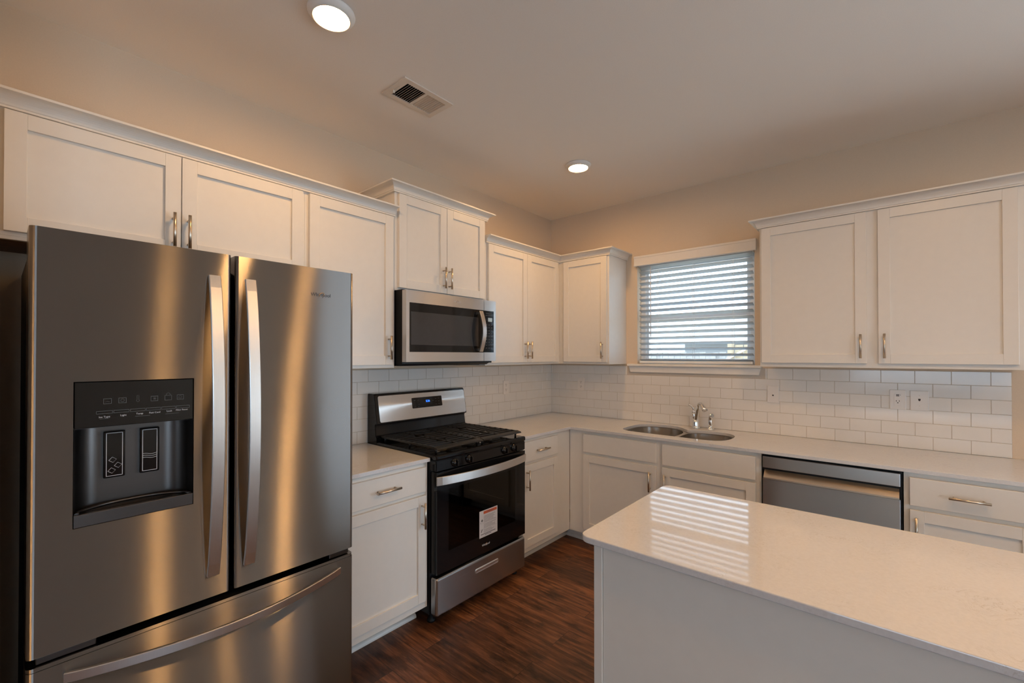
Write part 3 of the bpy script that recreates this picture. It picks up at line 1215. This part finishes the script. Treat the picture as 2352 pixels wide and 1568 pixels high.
for (ya, yb, kind) in ((-3.306, -3.269, 'ice'), (-3.224, -3.188, 'water')):
    pm = MB().box(nx + .002, nx + .016, ya - .006, yb + .006, 1.104, 1.240, bevel=.003)
    pd = pm.build('paddle', M['black_gloss'], fr)
    q = MB()
    fx = nx + .0166
    zA, zB = 1.109, 1.235
    w = .0014
    q.box(fx - .001, fx, ya, yb, zB - w, zB)
    q.box(fx - .001, fx, ya, yb, zA, zA + w)
    q.box(fx - .001, fx, ya, ya + w, zA, zB)
    q.box(fx - .001, fx, yb - w, yb, zA, zB)
    yc = (ya + yb) / 2
    if kind == 'ice':
        for (cy, cz) in ((yc - .004, 1.156), (yc + .008, 1.139), (yc - .006, 1.125)):
            q.tube([(fx, cy + dx * .0085, cz + dz * .0085) for dx, dz in ((-1, -.1), (-.1, .95), (1, .1), (.1, -.95), (-1, -.1))], .0007, 6)
    else:
        for zz in (1.149, 1.155, 1.161):
            q.tube([(fx, ya + (yb - ya) * s, zz + .0016 * math.sin(2 * PI * s + .6)) for s in [i / 12 for i in range(13)]], .0007, 6)
    q.build('marking', M['print'], pd)
# display legends
px = FXF - .0008
for wd_, y, z, s in (('Ice Type', -3.318, 1.290, .0068), ('Light', -3.278, 1.291, .0068), ('Temp', -3.242, 1.292, .0068), ('Fast Cool', -3.207, 1.292, .0068), ('Lock', -3.172, 1.293, .0068), ('Filter Reset', -3.141, 1.294, .0064)):
    text_mesh('lettering', wd_, s, M['print'], disp, (px, y, z), (0, 1, 0), (0, 0, 1), .0003)
for k in range(6):
    q = MB()
    a = -3.335 + k * .036
    for (u, v, c, d_) in ((a, a + .034, 1.299, 1.3), (a, a + .034, 1.306, 1.307), (a, a + .0008, 1.3, 1.306), (a + .0332, a + .034, 1.3, 1.306)):
        q.box(px - .0002, px + .0003, u, v, c, d_)
    q.build('key_outline', M['print_dim'], disp)
for k, y in enumerate((-3.318, -3.242, -3.172)):
    MB().box(px - .0002, px + .0003, y - .010, y + .010 + .014 * (k > 0), 1.2845, 1.2852).build('underline', M['print_dim'], disp)
for k, y in enumerate((-3.312, -3.280, -3.246, -3.208, -3.175, -3.145)):
    q = MB()
    s = .0085
    if k != 2:
        for (u, v, c, d_) in ((y - s, y + s, 1.326, 1.327), (y - s, y + s, 1.340, 1.341), (y - s, y - s + .0008, 1.327, 1.34), (y + s - .0008, y + s, 1.327, 1.34)):
            q.box(px - .0002, px + .0003, u, v, c, d_)
    if k == 0:
        q.tube([(px, y - .005, 1.331), (px, y, 1.333), (px, y + .005, 1.331)], .0005, 6)
    if k == 1:
        q.tube([(px, y + .004 * math.cos(a), 1.3335 + .004 * math.sin(a)) for a in [2 * PI * i / 12 for i in range(13)]], .0005, 6)
    if k == 2:
        q.tube([(px, y + dx, z) for dx, z in ((-.002, 1.345), (-.002, 1.333), (-.0035, 1.3295), (0, 1.326), (.0035, 1.3295), (.002, 1.333), (.002, 1.345), (-.002, 1.345))], .0005, 6)
    if k == 3:
        for a in (0, PI / 3, 2 * PI / 3):
            q.tube([(px, y - .004 * math.cos(a), 1.3335 - .004 * math.sin(a)), (px, y + .004 * math.cos(a), 1.3335 + .004 * math.sin(a))], .0005, 6)
    if k == 4:
        q.tube([(px, y + .005 * math.cos(a), 1.341 + .007 * math.sin(a)) for a in [PI * i / 8 for i in range(9)]], .0005, 6)
    if k == 5:
        q.tube([(px, y + .0038 * math.cos(a), 1.3335 + .0038 * math.sin(a)) for a in [2 * PI * i / 12 for i in range(13)]], .0005, 6)
    q.build('icon', M['print_dim'], disp)


def badge(parent, origin, xdir, size, mat, ring=True):
    """the maker's word mark with its swoosh"""
    X = Vector(xdir)
    o = text_mesh('badge', 'Whirlpool', size, mat, parent, origin, xdir, (0, 0, 1), .0008)
    if ring:
        O = Vector(origin)
        Nn = X.cross(Vector((0, 0, 1)))
        pts = []
        for i in range(30):
            a = -.55 * PI + 1.62 * PI * i / 29
            u, v = .62 * size * math.cos(a), .36 * size * math.sin(a)
            c, s_ = math.cos(.62), math.sin(.62)
            pts.append(O + X * (u * c - v * s_ + .10 * size) + Vector((0, 0, 1)) * (u * s_ + v * c - .02 * size) + Nn * .001)
        rad = [.012 * size + .045 * size * math.sin(PI * i / 29) for i in range(30)]
        MB().tube(pts, rad, 6).build('swoosh', M['gold'], parent)
    return o


badge(door_r, (FXF, -2.703, 1.694), (0, 1, 0), .0185, M['print_dark'])

# ------------------------------------------------------------------ gas range
GY0, GY1 = -1.9945, -1.2395
GX = 0.675
rg = thing('gas_range', (.35, -1.617, FLOOR), 'black and stainless steel freestanding gas range between the base cabinets', 'range')
m = MB()
m.box(0.03, 0.62, GY0, GY0 + .02, FLOOR + .05, 0.90)
m.box(0.03, 0.62, GY1 - .02, GY1, FLOOR + .05, 0.90)
m.box(0.03, 0.05, GY0 + .02, GY1 - .02, FLOOR + .05, 0.90)
m.box(0.05, 0.62, GY0 + .02, GY1 - .02, FLOOR + .05, 0.285)
m.box(0.05, 0.62, GY0 + .02, GY1 - .02, 0.80, 0.90)
body = m.build('body', M['black'], rg)
m = MB()
for zz in (0.43, 0.62):
    m.tube([(0.60, GY0 + .06, zz), (0.60, GY1 - .06, zz)], .004, 8)
    m.tube([(0.10, GY0 + .06, zz), (0.10, GY1 - .06, zz)], .004, 8)
    for k in range(14):
        y = GY0 + .08 + k * (GY1 - GY0 - .16) / 13
        m.tube([(0.10, y, zz), (0.60, y, zz)], .002, 6)
m.build('oven_rack', M['chrome'], body)
# cooktop with rounded front
m = MB().box(0.10, GX + .006, GY0, GY1, 0.8998, 0.930, bevel=.010, seg=3)
ck = m.build('cooktop', M['black_gloss'], rg)
m = MB().prism([(0.60, 0.842), (GX, 0.842), (GX, 0.8995), (0.60, 0.8995)], 'y', GY0 + .002, GY1 - .002, bevel=.004)
pan = m.build('control_panel', M['black_gloss'], rg)
for y in (-1.862, -1.752, -1.447, -1.355):
    k = MB().lathe([(.024, 0), (.024, .004), (.019, .007), (.018, .016), (.0, .0165)], (GX + .0003, y, .871), axis='x', seg=22)
    k.box(GX + .014, GX + .030, y - .0045, y + .0045, .871 - .017, .871 + .017, bevel=.003)
    k.build('knob', M['black_gloss'], pan)
# burners and grates
for (x, y, r) in ((0.25, -1.81, .038), (0.50, -1.81, .05), (0.25, -1.43, .046), (0.50, -1.43, .038), (0.375, -1.617, .03)):
    b = MB().lathe([(r + .012, 0), (r + .010, .008), (r, .009), (r, .016), (r - .004, .019), (0, .019)], (x, y, .9302), seg=26)
    b.build('burner', M['iron'], ck)


def grate(y0, y1):
    g = MB()
    zt = 0.967
    x0, x1 = 0.125, 0.655
    t = .010
    # wide flat front and back rails, slimmer side rails
    g.prism([(x1 - .030, zt), (x1, zt - .006), (x1 + .006, zt - .014), (x1 - .030, zt - .012)], 'y', y0, y1)
    g.box(x0, x0 + .016, y0, y1, zt - .012, zt, bevel=.002)
    g.box(x0, x1 - .02, y0, y0 + .014, zt - .012, zt - .001, bevel=.002)
    g.box(x0, x1 - .02, y1 - .014, y1, zt - .012, zt - .001, bevel=.002)
    yc = (y0 + y1) / 2
    g.box(x0, x1 - .02, yc - .006, yc + .006, zt - .014, zt - .001, bevel=.002)
    n = 9
    for k in range(n):
        x = x0 + .052 + k * .0505
        if k in (2, 6):
            g.box(x - .0045, x + .0045, y0, yc - .035, zt - .013, zt, bevel=.002)
            g.box(x - .0045, x + .0045, yc + .035, y1, zt - .013, zt, bevel=.002)
        else:
            g.box(x - .0045, x + .0045, y0, y1, zt - .013, zt, bevel=.002)
    for x in (x0 + .02, x1 - .03, (x0 + x1) / 2):
        for y in (y0 + .02, y1 - .02):
            g.tube([(x, y, .9305), (x, y, zt - .010)], [.006, .009], 8)
    return g.build('grate', M['iron'], rg)


grate(GY0 + .022, -1.620)
grate(-1.614, GY1 - .022)
# backguard
m = MB().prism([(.012, .90), (.115, .90), (.115, .955), (.104, .965), (.094, 1.028), (.100, 1.034), (.118, 1.040), (.084, 1.216), (.078, 1.222), (.012, 1.222)], 'y', GY0, GY1, bevel=.003)
bgd = m.build('backguard', M['black_gloss'], rg)
fa_, fb_ = Vector((.1165, 0, 1.046)), Vector((.0853, 0, 1.2075))
up = (fb_ - fa_).normalized()
nrm = Vector((up.z, 0, -up.x))
flen = (fb_ - fa_).length


def face_pt(y, s, lift=0.0):
    p = fa_ + up * s + nrm * lift
    return (p.x, y, p.z)


def face_slab(y0, y1, s0, s1, l0, l1, r, mat, name, parent):
    lp = rounded([(y0, s0), (y1, s0), (y1, s1), (y0, s1)], r, 5)
    fs = []
    top = [face_pt(y, s, l1) for y, s in lp]
    bot = [face_pt(y, s, l0) for y, s in lp]
    n = len(lp)
    fs.append(top)
    for k in range(n):
        fs.append((bot[k], bot[(k + 1) % n], top[(k + 1) % n], top[k]))
    mm = MB().quads(fs)
    bmesh.ops.recalc_face_normals(mm.bm, faces=mm.bm.faces)
    return mm.build(name, mat, parent)


face_slab(GY0 + .022, GY1 - .008, .0, flen, -.004, .004, .012, M['steel_bright'], 'backguard_panel', bgd)
clk = face_slab(-1.722, -1.466, .065, .135, .002, .0052, .006, M['black_gloss'], 'clock_panel', rg)
text_mesh('clock_digits', '5:36', .020, M['led'], clk, face_pt(-1.590, .106, .0053), (0, 1, 0), up, .0005)
for (y, s) in ((-1.70, .118), (-1.67, .118), (-1.665, .09), (-1.70, .075), (-1.67, .075), (-1.545, .106), (-1.52, .118), (-1.495, .118), (-1.52, .10), (-1.495, .10), (-1.52, .08), (-1.495, .08)):
    a = face_pt(y, s, .0054)
    MB().box(a[0] - .0008, a[0] + .0004, y - .006, y + .006, a[2] - .0009, a[2] + .0009).build('key', M['print_dim'], clk)
# oven door
m = MB()
DX0, DX1 = 0.6205, GX
oy0, oy1, oz0, oz1 = GY0 + .008, GY1 - .004, 0.292, 0.836
wy0, wy1, wz0, wz1 = -1.905, -1.345, 0.40, 0.735
m.box(DX0, DX1, oy0, wy0, oz0, oz1)
m.box(DX0, DX1, wy1, oy1, oz0, oz1)
m.box(DX0, DX1, wy0, wy1, oz0, wz0)
m.box(DX0, DX1, wy0, wy1, wz1, oz1)
bmesh.ops.remove_doubles(m.bm, verts=m.bm.verts, dist=1e-5)
od = m.build('oven_door', M['black_gloss'], rg)
MB().box(DX1 - .006, DX1 - .0005, wy0, wy1, wz0, wz1).build('window', M['dark_pane'], od)
h = MB()
h.blade(bow(27, lambda s: (0.684 + .050 * arch(s), -1.996 + .742 * s, .794)), (0, 0, 1), .046, .012)
h.build('handle', M['steel_handle'], od)
# warning sticker on the glass
sx = GX + .0004
s0, s1, t0, t1 = -1.668, -1.512, 0.388, 0.545
st = MB().box(GX + .0001, sx, s0, s1, t0, t1).build('warning_sticker', M['paper'], rg)
MB().box(sx, sx + .0003, s0 + .035, s1 - .006, t1 - .022, t1 - .006).build('warning_band', M['orange'], st)
text_mesh('lettering', 'WARNING', .012, M['ink'], st, (sx + .0003, -1.575, t1 - .014), (0, 1, 0), (0, 0, 1), .0003)
q = MB()
z = t1 - .034
row = 0
random.seed(3)
while z > t0 + .022:
    if row not in (6, 11):
        q.box(sx - .0001, sx + .0003, s0 + .037, s1 - .012 - random.random() * .04, z - .0016, z)
    else:
        q.box(sx - .0001, sx + .0003, s0 + .006, s1 - .006, z - .0006, z)
    z -= .0068
    row += 1
q.box(sx - .0001, sx + .0003, s0 + .012, s1 - .018, t0 + .016, t0 + .020)
q.box(sx - .0001, sx + .0003, s0 + .045, s1 - .055, t0 + .009, t0 + .012)
q.prism([(s0 + .022, .478), (s0 + .030, .487), (s0 + .022, .496), (s0 + .014, .487)], 'x', sx - .0001, sx + .0003)
q.prism([(s0 + .008, .474), (s0 + .013, .474), (s0 + .0105, .480)], 'x', sx - .0001, sx + .0003)
q.prism([(s0 + .012, .420), (s0 + .017, .418), (s0 + .026, .434), (s0 + .021, .436)], 'x', sx - .0001, sx + .0003)
q.build('fine_print', M['ink'], st)
badge(od, (GX, -1.613, .340), (0, 1, 0), .016, M['print'])
# storage drawer with finger pocket
m = MB()
dy0, dy1, dz0, dz1 = GY0 + .004, GY1 - .002, 0.070, 0.272
hy0, hy1, hz0, hz1 = -1.703, -1.503, 0.196, 0.222
m.box(0.6205, GX, dy0, dy1, dz0, dz1, bevel=.012, seg=3)
sdw = m.build('storage_drawer', M['steel_mid'], rg)
m = MB()
lp = rounded([(hy0, hz0), (hy1, hz0), (hy1, hz1), (hy0, hz1)], .010, 5)
li = rounded([(hy0 + .004, hz0 + .003), (hy1 - .004, hz0 + .003), (hy1 - .004, hz1 - .005), (hy0 + .004, hz1 - .005)], .007, 5)
fs = []
n = len(lp)
for k in range(n):
    a, b = lp[k], lp[(k + 1) % n]
    c, d_ = li[(k + 1) % n], li[k]
    fs.append(((GX + .0002, a[0], a[1]), (GX + .0002, b[0], b[1]), (GX + .0035, c[0], c[1]), (GX + .0035, d_[0], d_[1])))
    fs.append(((GX + .0035, d_[0], d_[1]), (GX + .0035, c[0], c[1]), (GX + .0004, c[0], c[1] - .0), (GX + .0004, d_[0], d_[1])))
m.quads(fs)
bmesh.ops.recalc_face_normals(m.bm, faces=m.bm.faces)
m.box(GX - .001, GX + .0008, hy0 + .004, hy1 - .004, hz0 + .003, hz1 - .005)
m.build('finger_pull', M['chrome'] if False else M['steel_handle'], sdw)
for y in (GY0 + .03, GY1 - .03):
    for x in (0.10, 0.60):
        MB().lathe([(.022, 0), (.022, .010), (.012, .014), (.012, .052), (0, .052)], (x, y, FLOOR), seg=14).build('foot', M['black'], rg)

# ------------------------------------------------------------------ microwave
MY0, MY1 = -1.9935, -1.2415
mw = thing('microwave', (.2, -1.617, 1.402), 'stainless steel over-the-range microwave hung under the raised cabinet', 'microwave')
m = MB().box(0.010, 0.372, MY0, MY1, 1.412, 1.8440)
m.prism([(0.03, 1.4118), (0.372, 1.4118), (0.35, 1.400), (0.05, 1.400)], 'y', MY0 + .01, MY1 - .03)
m.build('body', M['black'], mw)
# door: steel frame around a dark glass
sy = -1.3605
gy0, gy1, gz0, gz1 = -1.972, -1.362, 1.482, 1.768
m = MB()
MX0, MX1 = 0.3725, 0.412
mz0, mz1 = 1.424, 1.8385
m.box(MX0, MX1, MY0, gy0, mz0, mz1)
m.box(MX0, MX1, gy0, sy, mz0, gz0)
m.box(MX0, MX1, gy0, sy, gz1, mz1)
bmesh.ops.remove_doubles(m.bm, verts=m.bm.verts, dist=1e-5)
md = m.build('door', M['steel_bright'], mw)
m = MB().box(MX0, MX1 - .0015, gy0, sy, gz0, gz1)
gl = m.build('glass', M['black_gloss'], mw)
m = MB()
m.box(MX1 - .0018, MX1 - .0012, gy0 + .012, sy - .05, gz0 + .042, gz1 - .052)
m.build('window_screen', M['screen'], gl)
h = MB()
hz_0, hz_1 = 1.488, 1.757
h.blade(bow(21, lambda s: (0.432 + .034 * math.sin(PI * s), -1.4085, hz_0 + (hz_1 - hz_0) * s)), (0, 1, 0), .034, .010)
for z in (hz_0 + .012, hz_1 - .012):
    h.box(MX1 - .002, 0.434, -1.420, -1.397, z - .009, z + .009, bevel=.002)
h.build('handle', M['steel_handle'], md)
badge(md, (MX1, -1.603, 1.803), (0, 1, 0), .016, M['print'], ring=True)
m = MB()
m.box(MX0, MX1, sy + .003, MY1, mz0, gz0)
m.box(MX0, MX1, sy + .003, MY1, gz1, mz1)
m.box(MX0, MX1, -1.262, MY1, gz0, gz1)
m.box(MX0, MX1 - .004, sy + .003, -1.262, gz0, gz1)
bmesh.ops.remove_doubles(m.bm, verts=m.bm.verts, dist=1e-5)
cpn = m.build('control_panel', M['steel_bright'], mw)
keys = MB().box(MX1 - .0038, MX1 - .001, sy + .003, -1.2625, gz0 + .001, gz1 - .001).build('keypad', M['black_gloss'], mw)
MB().box(MX1 - .001, MX1 - .0006, -1.318, -1.278, 1.694, 1.720).build('display', M['lcd'], keys)
for r in range(9):
    for c in range(3):
        y = -1.334 + c * .026
        z = 1.672 - r * .020
        MB().box(MX1 - .001, MX1 - .0006, y - .007, y + .007, z - .0015, z + .0015).build('key', M['print_dim'], keys)
for r in range(2):
    MB().box(MX1 - .001, MX1 - .0006, -1.34, -1.275, 1.735 + r * .014, 1.737 + r * .014).build('key', M['print_dim'], keys)
m = MB().box(0.20, 0.31, -1.50, -1.30, 1.396, 1.3998, bevel=.002)
m.build('light_cover', M['steel_dark'], mw)

# ------------------------------------------------------------------ wall plates


def wall_plate(run, u, z, w, hgt, kind, label):
    d0 = 0.0087
    t = thing('wall_plate', run.p(u, d0, z - hgt / 2), label, 'outlet', 'wall plates on the backsplash')
    m = MB()
    run.box(m, u - w / 2, u + w / 2, d0, d0 + .006, z - hgt / 2, z + hgt / 2, bevel=.003)
    pl = m.build('cover', M['plastic'], t)
    f = d0 + .006

    def slot(a, b, c, d_, e, g, nm='slot'):
        k = MB()
        run.box(k, a, b, c, d_, e, g)
        k.build(nm, M['slot'], pl)
    if kind == 'outlet':
        for q in (-.021, .021):
            r = MB()
            run.box(r, u - .016, u + .016, f, f + .0015, z + q - .014, z + q + .014, bevel=.001)
            r.build('receptacle', M['plastic'], t)
            for du in (-.0065, .0065):
                slot(u + du - .0012, u + du + .0012, f + .0012, f + .0019, z + q + .000, z + q + .009)
            slot(u - .0022, u + .0022, f + .0012, f + .0019, z + q - .010, z + q - .005)
    elif kind == 'usb':
        r = MB()
        run.box(r, u - .017, u + .017, f, f + .0015, z - .034, z + .034, bevel=.001)
        r.build('receptacle', M['plastic'], t)
        for q in (.022, .029):
            slot(u - .0075, u + .0065, f + .0012, f + .0019, z + q - .002, z + q + .002, 'port')
        slot(u + .010, u + .0125, f + .0012, f + .0019, z + .026, z + .029)
        for du in (-.007, .007):
            slot(u + du - .0014, u + du + .0014, f + .0012, f + .0019, z - .012, z - .004)
        slot(u - .0028, u + .0028, f + .0012, f + .0019, z - .021, z - .016)
    elif kind == 'switch':
        r = MB()
        run.box(r, u - .005, u + .005, f, f + .001, z - .012, z + .012)
        run.box(r, u - .0035, u + .0035, f, f + .010, z + .001, z + .009, bevel=.001)
        r.build('toggle', M['plastic'], t)
        slot(u - .0042, u + .0042, f + .0008, f + .0014, z - .011, z - .002)
    else:
        hx = [(-.006, .0055), (-.0035, .0078), (.0035, .0078), (.006, .0055), (.004, -.003), (0, -.007), (-.004, -.003)]
        pts = [(u + a, z + .004 + b) for a, b in hx]
        MB().prism(pts, 'y', -(f + .0006), -(f - .0002)).build('jack', M['slot'], pl)
        for q in (.030, -.030):
            MB().lathe([(.0022, -.0006), (.0022, .0001), (0, .0002)], (u, -f, z + q), axis='y', seg=8).build('screw', M['nickel'], pl)
    return t


wall_plate(BW, 0.346, 1.197, .072, .115, 'outlet', 'white double outlet between the room corner and the faucet')
wall_plate(BW, 1.890, 1.192, .072, .117, 'switch', 'white single-switch wall plate past the end of the window')
wall_plate(BW, 2.541, 1.198, .074, .116, 'usb', 'white outlet with two dark ports over the long worktop')
wall_plate(BW, 2.636, 1.197, .080, .116, 'phone', 'blank white plate with one dark jack hole beside the port outlet')
wall_plate(LW, -0.680, 1.190, .072, .115, 'outlet', 'white double outlet on the tiles beside the range')

# ------------------------------------------------------------------ window blind
bl = thing('window_blind', (1.333, .02, 1.40), 'white two inch horizontal blind with open slats in the kitchen window', 'blind')
m = MB()
m.box(0.876, 1.792, -.036, -.026, 2.205, 2.290, bevel=.003)
m.box(0.876, 1.792, -.040, -.0355, 2.272, 2.288, bevel=.002)
m.box(0.876, 1.792, -.040, -.0355, 2.207, 2.219, bevel=.002)
m.box(0.876, 0.884, -.0258, -.001, 2.212, 2.290)
m.box(1.784, 1.792, -.0258, -.001, 2.212, 2.290)
m.build('valance', M['trim'], bl)
m = MB().box(0.90, 1.766, 0.002, 0.048, 2.206, 2.224, bevel=.002)
m.build('headrail', M['vinyl'], bl)
SLX0, SLX1 = 0.906, 1.762
s = MB()
tilt = math.radians(20)
for k in range(18):
    zf = 2.163 + .04575 - k * .04575 - (.004 if k == 0 else 0)
    n = 5
    for_top = []
    pts = []
    for i in range(n + 1):
        w = .050 * i / n
        crown_ = .0022 * math.sin(PI * i / n)
        pts.append((.000 + w * math.cos(tilt) + crown_ * math.sin(tilt), zf - w * math.sin(tilt) + crown_ * math.cos(tilt)))
    low = [(p[0] - .0026 * math.sin(tilt), p[1] - .0026 * math.cos(tilt)) for p in pts]
    s.prism(pts + low[::-1], 'x', SLX0, SLX1)
s.build('slats', M['blind'], bl)
m = MB().box(SLX0, SLX1, .000, .046, 1.397, 1.418, bevel=.004)
m.build('bottom_rail', M['vinyl'], bl)
m = MB()
for x in (1.062, 1.345, 1.628):
    m.tube([(x, -.0012, 2.18), (x, -.0012, 1.415)], .0008, 6)
    m.tube([(x + .012, -.0012, 2.18), (x + .012, -.0012, 1.415)], .0008, 6)
    m.tube([(x, .049, 2.18), (x, .049, 1.415)], .0008, 6)
m.build('ladder_cords', M['vinyl'], bl)
m = MB().tube([(1.011, -.012, 2.195), (1.012, -.012, 1.615)], .0035, 8)
m.build('tilt_wand', M['print'], bl)

# ------------------------------------------------------------------ ceiling fixtures
LAMPS = [(0.885, -2.685), (0.877, -0.905), (2.75, -1.80), (3.40, -2.62), (4.45, -1.91), (2.75, -5.4), (4.6, -7.0)]  # last two are unseen lamps, added for warm fill and ceiling bounce
LABELS = ['lit round ceiling downlight near the refrigerator, larger in view', 'lit round ceiling downlight in front of the window wall',
          'lit round ceiling downlight above the island', 'lit round ceiling downlight over the far end of the island', 'lit round ceiling downlight past the end of the island',
          'added round ceiling downlight out of view behind the island, warming its front', 'added round ceiling downlight out of view deep in the living room']
for (x, y), lab in zip(LAMPS, LABELS):
    t = thing('ceiling_downlight', (x, y, CEIL), lab, 'ceiling light', 'round ceiling downlights')
    r = MB().lathe([(.086, -.0005), (.087, -.004), (.084, -.010), (.076, -.018), (.069, -.0245), (.0662, -.0245), (.0655, -.019), (.0, -.019)], (x, y, CEIL), seg=40)
    r.build('trim_ring', M['trim'], t)
    MB().lathe([(.0, -.0195), (.0645, -.0195), (.0645, -.0205), (.0, -.0205)], (x, y, CEIL), seg=40).build('lens', M['lens_dim'] if x < 1 else M['lens'], t)

vt = thing('ceiling_vent', (.681, -2.1175, CEIL), 'cream metal air register in the ceiling above the range', 'vent')
m = MB()
vx0, vx1, vy0, vy1 = .585, .778, -2.269, -1.966
f = CEIL - .006
# frame with two louvre openings
ym = -2.116
for (a, b, c, d) in ((vx0, vx1, vy0, -2.233), (vx0, vx1, -1.993, vy1), (vx0, .614, -2.233, -1.993), (.748, vx1, -2.233, -1.993), (.614, .748, ym - .006, ym + .006)):
    m.box(a, b, c, d, f, CEIL - .0004)
bmesh.ops.remove_doubles(m.bm, verts=m.bm.verts, dist=1e-5)
m.build('frame', M['vent'], vt)
m = MB()
for (a, b, sgn) in ((-2.233, ym - .006, 1), (ym + .006, -1.993, -1)):
    n = 9
    for k in range(n):
        y = a + (b - a) * (k + .5) / n
        dy, dz = .0055 * sgn, .0065
        m.prism([(y - dy, f + .0005), (y - dy + .0012, f + .0005), (y + dy + .0012, f + 2 * dz), (y + dy, f + 2 * dz)], 'x', .614, .748)
m.build('louvres', M['vent'], vt)
m = MB()
x0, x1, y0, y1 = VENT
for (a, b, c, d, e, g) in ((x0 + .0005, x0 + .003, y0 + .0005, y1 - .0005, CEIL, CEIL + .115), (x1 - .003, x1 - .0005, y0 + .0005, y1 - .0005, CEIL, CEIL + .115), (x0 + .003, x1 - .003, y0 + .0005, y0 + .003, CEIL, CEIL + .115),
                           (x0 + .003, x1 - .003, y1 - .003, y1 - .0005, CEIL, CEIL + .115), (x0 + .003, x1 - .003, y0 + .003, y1 - .003, CEIL + .11, CEIL + .115)):
    m.box(a, b, c, d, e, g)
for k in range(6):
    x = x0 + .02 + k * .021
    m.box(x, x + .0015, y0 + .003, ym, CEIL + .02, CEIL + .035)
m.build('duct', M['slot'], vt)
m = MB().box(.655, .700, -2.247, -2.244, f - .0012, f - .0002)
m.box(.650, .656, -2.250, -2.240, f - .014, f - .0002, bevel=.001)
m.build('damper_lever', M['vent'], vt)

# ------------------------------------------------------------------ what stands outside the window
struct(MB().box(-14, 14, 0.3, 30, -0.35, -0.25).build('ground', M['soil']))
ho = thing('neighbour_house', (0.8, 11.5, -.25), 'pale neighbouring house with grey hip roof seen through the blind', 'house')
MB().box(-2.2, 6, 10, 14, -.25, 1.95).build('wall', M['siding'], ho)
rf = MB()
e0, e1 = 1.93, 2.85
rf.quads([((-2.6, 9.6, e0), (6.4, 9.6, e0), (5.0, 12, e1), (-1.4, 12, e1)), ((-2.6, 14.4, e0), (-2.6, 9.6, e0), (-1.4, 12, e1)),
          ((6.4, 9.6, e0), (6.4, 14.4, e0), (5.0, 12, e1)), ((6.4, 14.4, e0), (-2.6, 14.4, e0), (-1.4, 12, e1), (5.0, 12, e1)), ((-2.6, 9.6, e0), (-2.6, 14.4, e0), (6.4, 14.4, e0), (6.4, 9.6, e0))])
rf.build('roof', M['shingle'], ho)
MB().box(-2.62, 6.42, 9.52, 9.59, 1.80, 1.95).build('gutter', M['vinyl'], ho)
fe = thing('yard_fence', (0, 7.2, -.25), 'weathered board fence across the yard seen low in the window', 'fence')
m = MB()
for k in range(70):
    x = -6.0 + k * .146
    m.box(x, x + .138, 7.20, 7.22, -.25, 1.52 + .012 * (k % 3))
m.build('boards', M['fence'], fe)
for k in range(5):
    x = -5.4 + k * 2.4
    MB().box(x, x + .09, 7.10, 7.19, -.25, 1.50).build('post', M['fence'], fe)
gt = thing('garden_gate', (0.52, 5.4, -.25), 'new pine gate boards beyond the far end of the window', 'gate')
m = MB()
for k in range(4):
    m.box(.32 + k * .15, .455 + k * .15, 5.40, 5.42, -.25, 1.66)
m.build('boards', M['fence_new'], gt)
MB().box(.20, .30, 5.36, 5.45, -.25, 1.70).build('post', M['fence_new'], gt)
MB().prism([(.0, 1.30), (.06, 1.30), (.62, 1.62), (.56, 1.62)], 'y', 5.33, 5.355).build('brace', M['vinyl'], gt)
